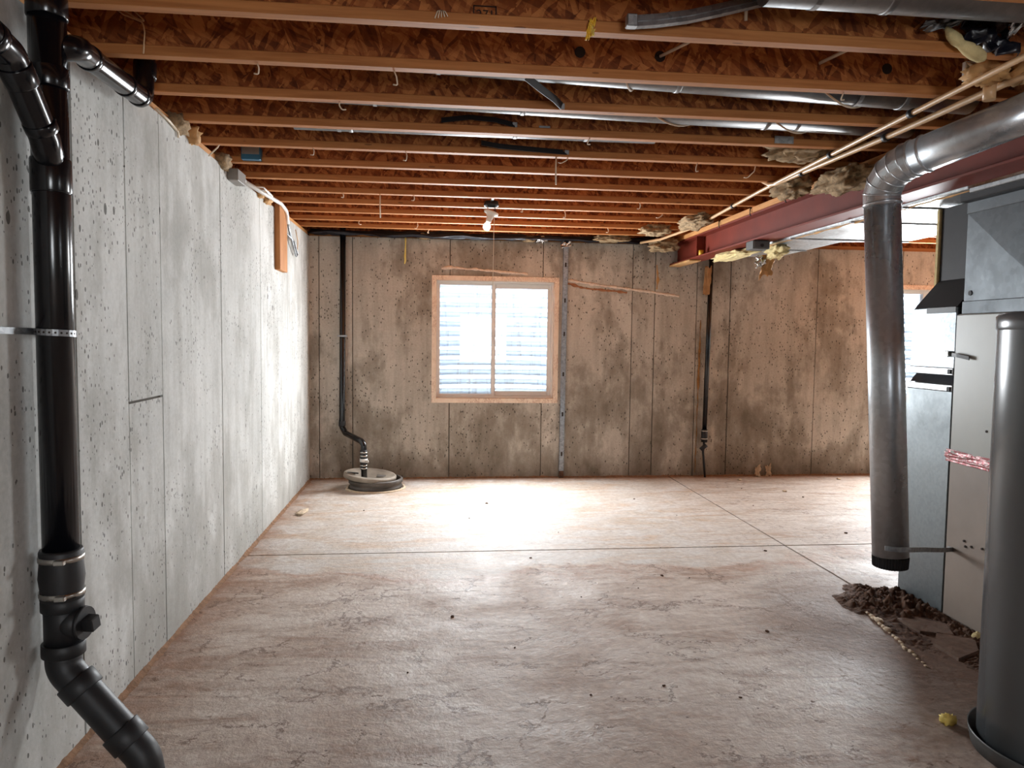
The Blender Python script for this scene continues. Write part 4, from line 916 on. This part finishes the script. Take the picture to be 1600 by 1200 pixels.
# ------------------------------------------------------------------ furnace, return duct, plenum
FX = 2.600
rd = empty('return_duct', (FX, 3.6, 0), 'tall galvanised return air duct beside the furnace', 'duct')
MB().bbox(FX, 3.10, 3.440, 3.800, 0.0, 1.150, 0.003).build('drop_section', 'galv_drop', rd)
sl = MB().bbox(FX + 0.05, 3.08, 3.455, 3.785, 1.140, 1.262, 0.002).build('filter_slot', 'black_film', rd)
for z0, z1 in ((1.150, 1.182), (1.232, 1.268)): MB().bbox(FX - 0.006, 3.10, 3.436, 3.804, z0, z1, 0.003).build('slot_rail', 'galv', rd)
MB().prism([(FX + 0.01, 1.184), (FX + 0.05, 1.23), (FX + 0.05, 1.184)], 'y', 3.45, 3.79).build('filter_cloth', 'black_film', sl)
MB().bbox(FX, 3.10, 3.435, 3.775, 1.266, 1.578, 0.004).build('upper_section', 'galv_mid', rd)
MB().prism([(FX, 1.578), (3.10, 1.578), (3.10, 1.73), (2.735, 1.73)], 'y', 3.435, 3.765).build('sloped_transition', 'galv_dark_shaded', rd)  # shaded galvanised slope, its shade put into the near-black colour
MB().bbox(2.735, 3.10, 3.435, 3.765, 1.728, 2.120, 0.003).build('riser', 'galv_dark_shaded', rd)  # same painted shade on the galvanised riser
MB().bbox(2.722, 2.744, 3.760, 3.790, 1.70, 2.12, 0.006).build('insulation_edge', 'insul_y', rd)
MB().bbox(FX - 0.002, FX + 0.008, 3.44, 3.66, 1.548, 1.578, 0.001).build('drive_clip', 'black_matte', rd)
hd = MB().bbox(FX - 0.022, FX, 3.455, 3.485, 1.325, 1.355, 0.003).build('latch_bracket', 'clamp', rd)
for z in (1.162, 1.25): MB().bbox(FX - 0.012, FX, 3.443, 3.470, z - 0.012, z + 0.012, 0.003).build('corner_clip', 'galv_dark_shaded', rd)
fu = empty('furnace', (FX, 3.1, 0), 'beige grey furnace cabinet with red-printed foil tape', 'furnace')
MB().bbox(FX + 0.006, 3.10, 2.86, 3.432, 0.0, 1.54, 0.003).build('cabinet', 'furnace_low', fu)
MB().strip([(FX - 0.018, 3.428, 1.338), (FX - 0.022, 3.39, 1.334), (FX - 0.018, 3.31, 1.322)], (0, 0, 1), 0.018, 0.006).build('latch_arm', 'black_matte', fu)
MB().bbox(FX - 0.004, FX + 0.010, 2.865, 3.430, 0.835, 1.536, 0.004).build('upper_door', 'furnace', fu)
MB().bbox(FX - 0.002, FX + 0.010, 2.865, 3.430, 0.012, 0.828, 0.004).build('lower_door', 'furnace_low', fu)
sheet((FX - 0.008, 3.20, 0.826), (0.0, 0.255, 0.003), (0.003, 0.0, 0.030), 61, 0.008, 0.002, 16, 9, 0.06).build('foil_tape', 'tape', fu)
for yy, zz in ((3.30, 0.425), (3.29, 0.40), (3.25, 0.41), (3.18, 0.42), (3.19, 0.98)): MB().tube([(FX - 0.007, yy, zz), (FX, yy, zz)], 0.006, 10).build('screw', 'ink', fu)
sp_ = empty('supply_plenum', (FX, 3.1, 1.54), 'grey creased sheet metal plenum on top of the furnace', 'duct')
x0 = FX + 0.012; A = [(x0, 2.86, 1.60), (x0, 3.405, 1.60), (x0, 3.405, 2.03), (x0, 2.86, 2.03)]; cc = (x0 - 0.014, 3.13, 1.815)
MB().add(A + [cc] + [(3.10, y, z) for _, y, z in A], [(0, 1, 4), (1, 2, 4), (2, 3, 4), (3, 0, 4), (0, 3, 8, 5), (1, 6, 7, 2), (5, 8, 7, 6), (0, 5, 6, 1), (3, 2, 7, 8)]).build('creased_body', 'plenum', sp_)
MB().bbox(x0 - 0.006, 3.10, 2.855, 3.410, 1.538, 1.602, 0.003).build('base_collar', 'plenum', sp_)
MB().bbox(x0 - 0.004, 3.10, 2.855, 3.410, 2.028, 2.085, 0.003).build('top_collar', 'plenum', sp_)
MB().tube([(x0 - 0.006, 3.36, 1.64), (x0 + 0.002, 3.36, 1.64)], 0.012, 12).build('test_plug', 'galv_dark_shaded', sp_)
to_ = empty('duct_takeoff', (2.6, 3.1, 2.08), 'shadowed metal duct collar between plenum and trunk', 'duct')
MB().bbox(2.56, 3.10, 2.70, 3.40, 2.083, 2.129, 0.004).build('collar', 'galv_dark_shaded', to_)
MB().bbox(2.53, 3.10, 2.40, 3.30, 2.110, 2.132, 0.003).build('rail', 'galv_dull', to_)

# ------------------------------------------------------------------ steel air drop pipe
fl = empty('air_drop_pipe', (2.045, 3.05, 0.4), 'round steel air pipe elbowing down in front of the furnace', 'duct')
Vt, Vb = Vector((1.992, 3.14, 2.02)), Vector((2.044, 3.046, 0.44)); R6 = 0.076
MB().tube([Vt, Vb], R6, 40).build('vertical_pipe', 'duct', fl)
Hn, Hf = Vector((2.005, 2.985, 2.168)), Vector((2.232, 2.50, 2.272))
MB().tube([Hn, Hf, ], R6, 40).build('sloping_pipe', 'duct', fl)
MB().tube(fillet([Hf - (Hf - Hn) * 0.05, Hf, Vector((2.240, 2.53, 2.36)), Vector((2.240, 2.53, 2.66))], 0.08, 6), R6 - 0.001, 40).build('upper_riser', 'duct', fl)
Cc = Vector((1.985, 3.10, 2.135))
gore = [Vt + Vector((0, 0, -0.02)), Vt + Vector((-0.002, 0.002, 0.035)), Vector((1.988, 3.118, 2.098)), Vector((1.990, 3.075, 2.135)), Vector((1.996, 3.025, 2.155)), Hn, Hn + (Hf - Hn) * 0.04]
MB().tube(gore, R6 + 0.0015, 48, smooth=False).build('elbow', 'duct', fl)
for i in range(1, len(gore) - 1):
    d_ = (gore[i + 1] - gore[i - 1]).normalized(); p = gore[i]
    MB().tube([p - d_ * 0.004, p - d_ * 0.0015, p + d_ * 0.0015, p + d_ * 0.004], [R6, R6 + 0.0045, R6 + 0.0045, R6], 48).build('gore_seam', 'duct', fl)
dv = (Vb - Vt).normalized(); dh = (Hf - Hn).normalized()
for p, d in ((Hn + dh * 0.025, dh), (Hn + dh * 0.075, dh), (Vt + dv * 0.01, dv)):
    MB().tube([p - d * 0.007, p - d * 0.003, p + d * 0.003, p + d * 0.007], [R6, R6 + 0.005, R6 + 0.005, R6], 40).build('bead', 'duct', fl)
b = MB(); vs = []; n = 80
for t in (0.0, 0.05):
    for i in range(n):
        a = 2 * PI * i / n; rr = R6 + 0.001 - (0.004 if i % 2 else 0.0) - t * 0.06
        vs.append(Vb + Vector((rr * math.cos(a), rr * math.sin(a), -t)) + dv * 0)
b.add(vs, [(i, (i + 1) % n, n + (i + 1) % n, n + i) for i in range(n)] + [tuple(range(n, 2 * n))]).build('crimped_end', 'galv_dark_shaded', fl)
pv = Vb - dv * 0.03
MB().strip([(1.975, 2.985, 0.492), (2.03, 2.968, 0.488), (2.10, 2.985, 0.482), (2.25, 3.105, 0.445), (2.45, 3.265, 0.392), (FX - 0.005, 3.375, 0.360), (FX - 0.005, 3.41, 0.358)], (0, 0, 1), 0.022, 0.003).build('support_strip', 'galv_dull', label='flat metal strip bracing the air drop pipe to the furnace', cat='strap')

# ------------------------------------------------------------------ water heater
WX, WY, WR = 2.120, 2.185, 0.252
wh = empty('water_heater', (WX, WY, 0), 'tall grey cylindrical water heater standing in a pan', 'water heater')
MB().lathe([(0.0, 0.03), (WR - 0.01, 0.03), (WR, 0.04), (WR, 1.445)], (WX, WY, 0), 96).build('jacket', 'heater', wh)
MB().lathe([(WR + 0.001, 1.440), (WR + 0.004, 1.446), (WR + 0.004, 1.485), (WR - 0.006, 1.497), (WR - 0.03, 1.50), (0.0, 1.505)], (WX, WY, 0), 96).build('top_cap', 'heater', wh)
a = math.radians(216); sx_, sy_ = WX + WR * math.cos(a), WY + WR * math.sin(a)
MB().tube([(sx_, sy_, 0.05), (sx_, sy_, 1.44)], 0.0022, 8).build('jacket_seam', 'ink', wh)
for dx in (-0.1, 0.1): MB().tube([(WX + dx, WY, 1.50), (WX + dx, WY, 1.60)], 0.012, 14).build('nipple', 'clamp', wh)
MB().lathe([(0.0, 0.004), (0.264, 0.004), (0.274, 0.055), (0.279, 0.058), (0.278, 0.050), (0.269, 0.0), (0.0, 0.0)], (WX, WY, 0), 72).build('drain_pan', 'dark_box', label='shallow dark drain pan under the grey water heater', cat='pan')

# ------------------------------------------------------------------ dirt, rubble and crumbs
def mound(cx, cy, rx, ry, h, seed, mat, label, n=90):
    b = MB(); vs = []
    for j in range(n + 1):
        for i in range(n + 1):
            a, c = i / n * 2 - 1, j / n * 2 - 1
            x, y = cx + a * rx, cy + c * ry; d = math.sqrt(a * a + c * c)
            e = max(0.0, 1 - d * (1 + 0.35 * noise.noise(Vector((x * 6, y * 6, seed)))))
            z = h * min(1, e * 1.6) * (0.35 + 0.9 * abs(noise.fractal(Vector((x * 17, y * 17, seed)), 0.8, 2, 5))) - 0.004
            vs.append((x, y, z))
    k = n + 1; fs = [(j * k + i, j * k + i + 1, (j + 1) * k + i + 1, (j + 1) * k + i) for j in range(n) for i in range(n)]
    b.add(vs, fs, True); b.build('loose_dirt', mat, label=label, cat='dirt', kind='stuff')
mound(2.43, 3.60, 0.30, 0.32, 0.060, 3.0, 'dirt', 'dark loose dirt heaped against the return duct')
mound(2.545, 3.22, 0.10, 0.30, 0.035, 5.0, 'dirt', 'dark dirt line along the furnace foot')
mound(2.40, 2.86, 0.16, 0.13, 0.022, 7.0, 'dirt', 'dark dirt patch between furnace and water heater')
mound(2.26, 3.25, 0.12, 0.34, 0.014, 9.0, 'dirt', 'thin dirt scatter beside the broken joint edge')
# slab fragments in the broken strip and mortar crumbs along its edge
for i, (poly, lb) in enumerate((([(2.30, 2.92), (2.45, 2.99), (2.52, 3.10), (2.40, 3.20), (2.30, 3.08)], 'flat broken slab fragment beside the furnace foot'), ([(2.33, 3.22), (2.46, 3.16), (2.52, 3.30), (2.44, 3.42), (2.32, 3.38)], 'larger broken slab fragment below the dirt heap'))):
    MB().prism(poly, 'z', -0.002, 0.014).build('slab_fragment', 'floor', label=lb, cat='concrete fragment')
for i in range(22):
    t = i / 21; x = 2.215 - 0.07 * t + random.uniform(-0.008, 0.008) + 0.02 * math.sin(t * 5); y = 3.62 - 0.74 * t
    s = random.uniform(0.006, 0.014) * (1.3 if 0.2 < t < 0.5 else 0.8)
    blob((x, y, s * 0.35), (s, s * 1.7, s * 0.7), 70 + i, 0.4, 2, 10, 6).build('mortar_crumb', 'chip', label='pale crumb in the row along the broken floor edge', cat='crumb', group='crumbs along the broken edge')
crumbs = [(0.37, 3.21), (0.80, 3.83), (0.62, 2.75), (0.93, 2.80), (1.35, 4.15), (1.50, 4.10), (-0.55, 5.9), (1.93, 5.6), (0.10, 3.6), (0.62, 4.55), (0.9, 5.15), (1.2, 2.68), (0.28, 5.6), (1.6, 3.3), (-0.1, 3.0), (1.15, 3.95), (0.45, 6.1), (1.75, 6.2), (2.9, 6.6), (3.3, 6.2), (3.6, 5.4), (2.7, 5.9), (3.0, 5.0), (2.2, 4.6)]
for i, (x, y) in enumerate(crumbs):
    s = random.uniform(0.003, 0.008)
    blob((x, y, s * 0.3), (s * 1.5, s, s * 0.7), 120 + i, 0.45, 2, 10, 6, random.uniform(0, 3)).build('dirt_crumb', 'dirt', label='small dark crumb lying on the open floor', cat='crumb', group='crumbs on the open floor')
for i, (x, y, lb) in enumerate(((3.33, 7.15, 'pale scrap leaning on the window wall right of the pipe'), (3.45, 7.16, 'second pale scrap on the window wall right of the pipe'), (3.05, 7.0, 'pale flake on the floor below the wall pipe'), (3.25, 6.45, 'white flake on the floor right of the joint'), (4.1, 7.0, 'white pebble at the far wall foot'))):
    if i < 2: sheet((x, y + 0.05, 0.055), (0.028, 0.0, 0.008), (0.006, 0.018, 0.055), 160 + i * 3, 0.02, torn=0.6).build('plaster_scrap', 'chip', label=lb, cat='scrap')
    else: blob((x, y, 0.006), (0.018, 0.022, 0.008), 160 + i, 0.4, 2, 14, 8).build('plaster_scrap', 'chip', label=lb, cat='scrap')
blob((-1.02, 5.85, 0.006), (0.03, 0.10, 0.012), 171, 0.5, 2.5, 16, 8, -0.1).build('paint_flake', 'chip', label='pale flaky debris against the pale wall foot', cat='scrap')
blob((1.885, 2.43, 0.014), (0.028, 0.020, 0.018), 172, 0.5, 2.5, 20, 10).build('insulation_clump', 'yfoam', label='yellow crumbly clump beside the drain pan', cat='insulation')
blob((2.545, 3.12, 0.02), (0.018, 0.02, 0.018), 173, 0.4, 2.5, 14, 8).build('insulation_clump', 'insul_y', label='small yellow clump at the furnace foot', cat='insulation')
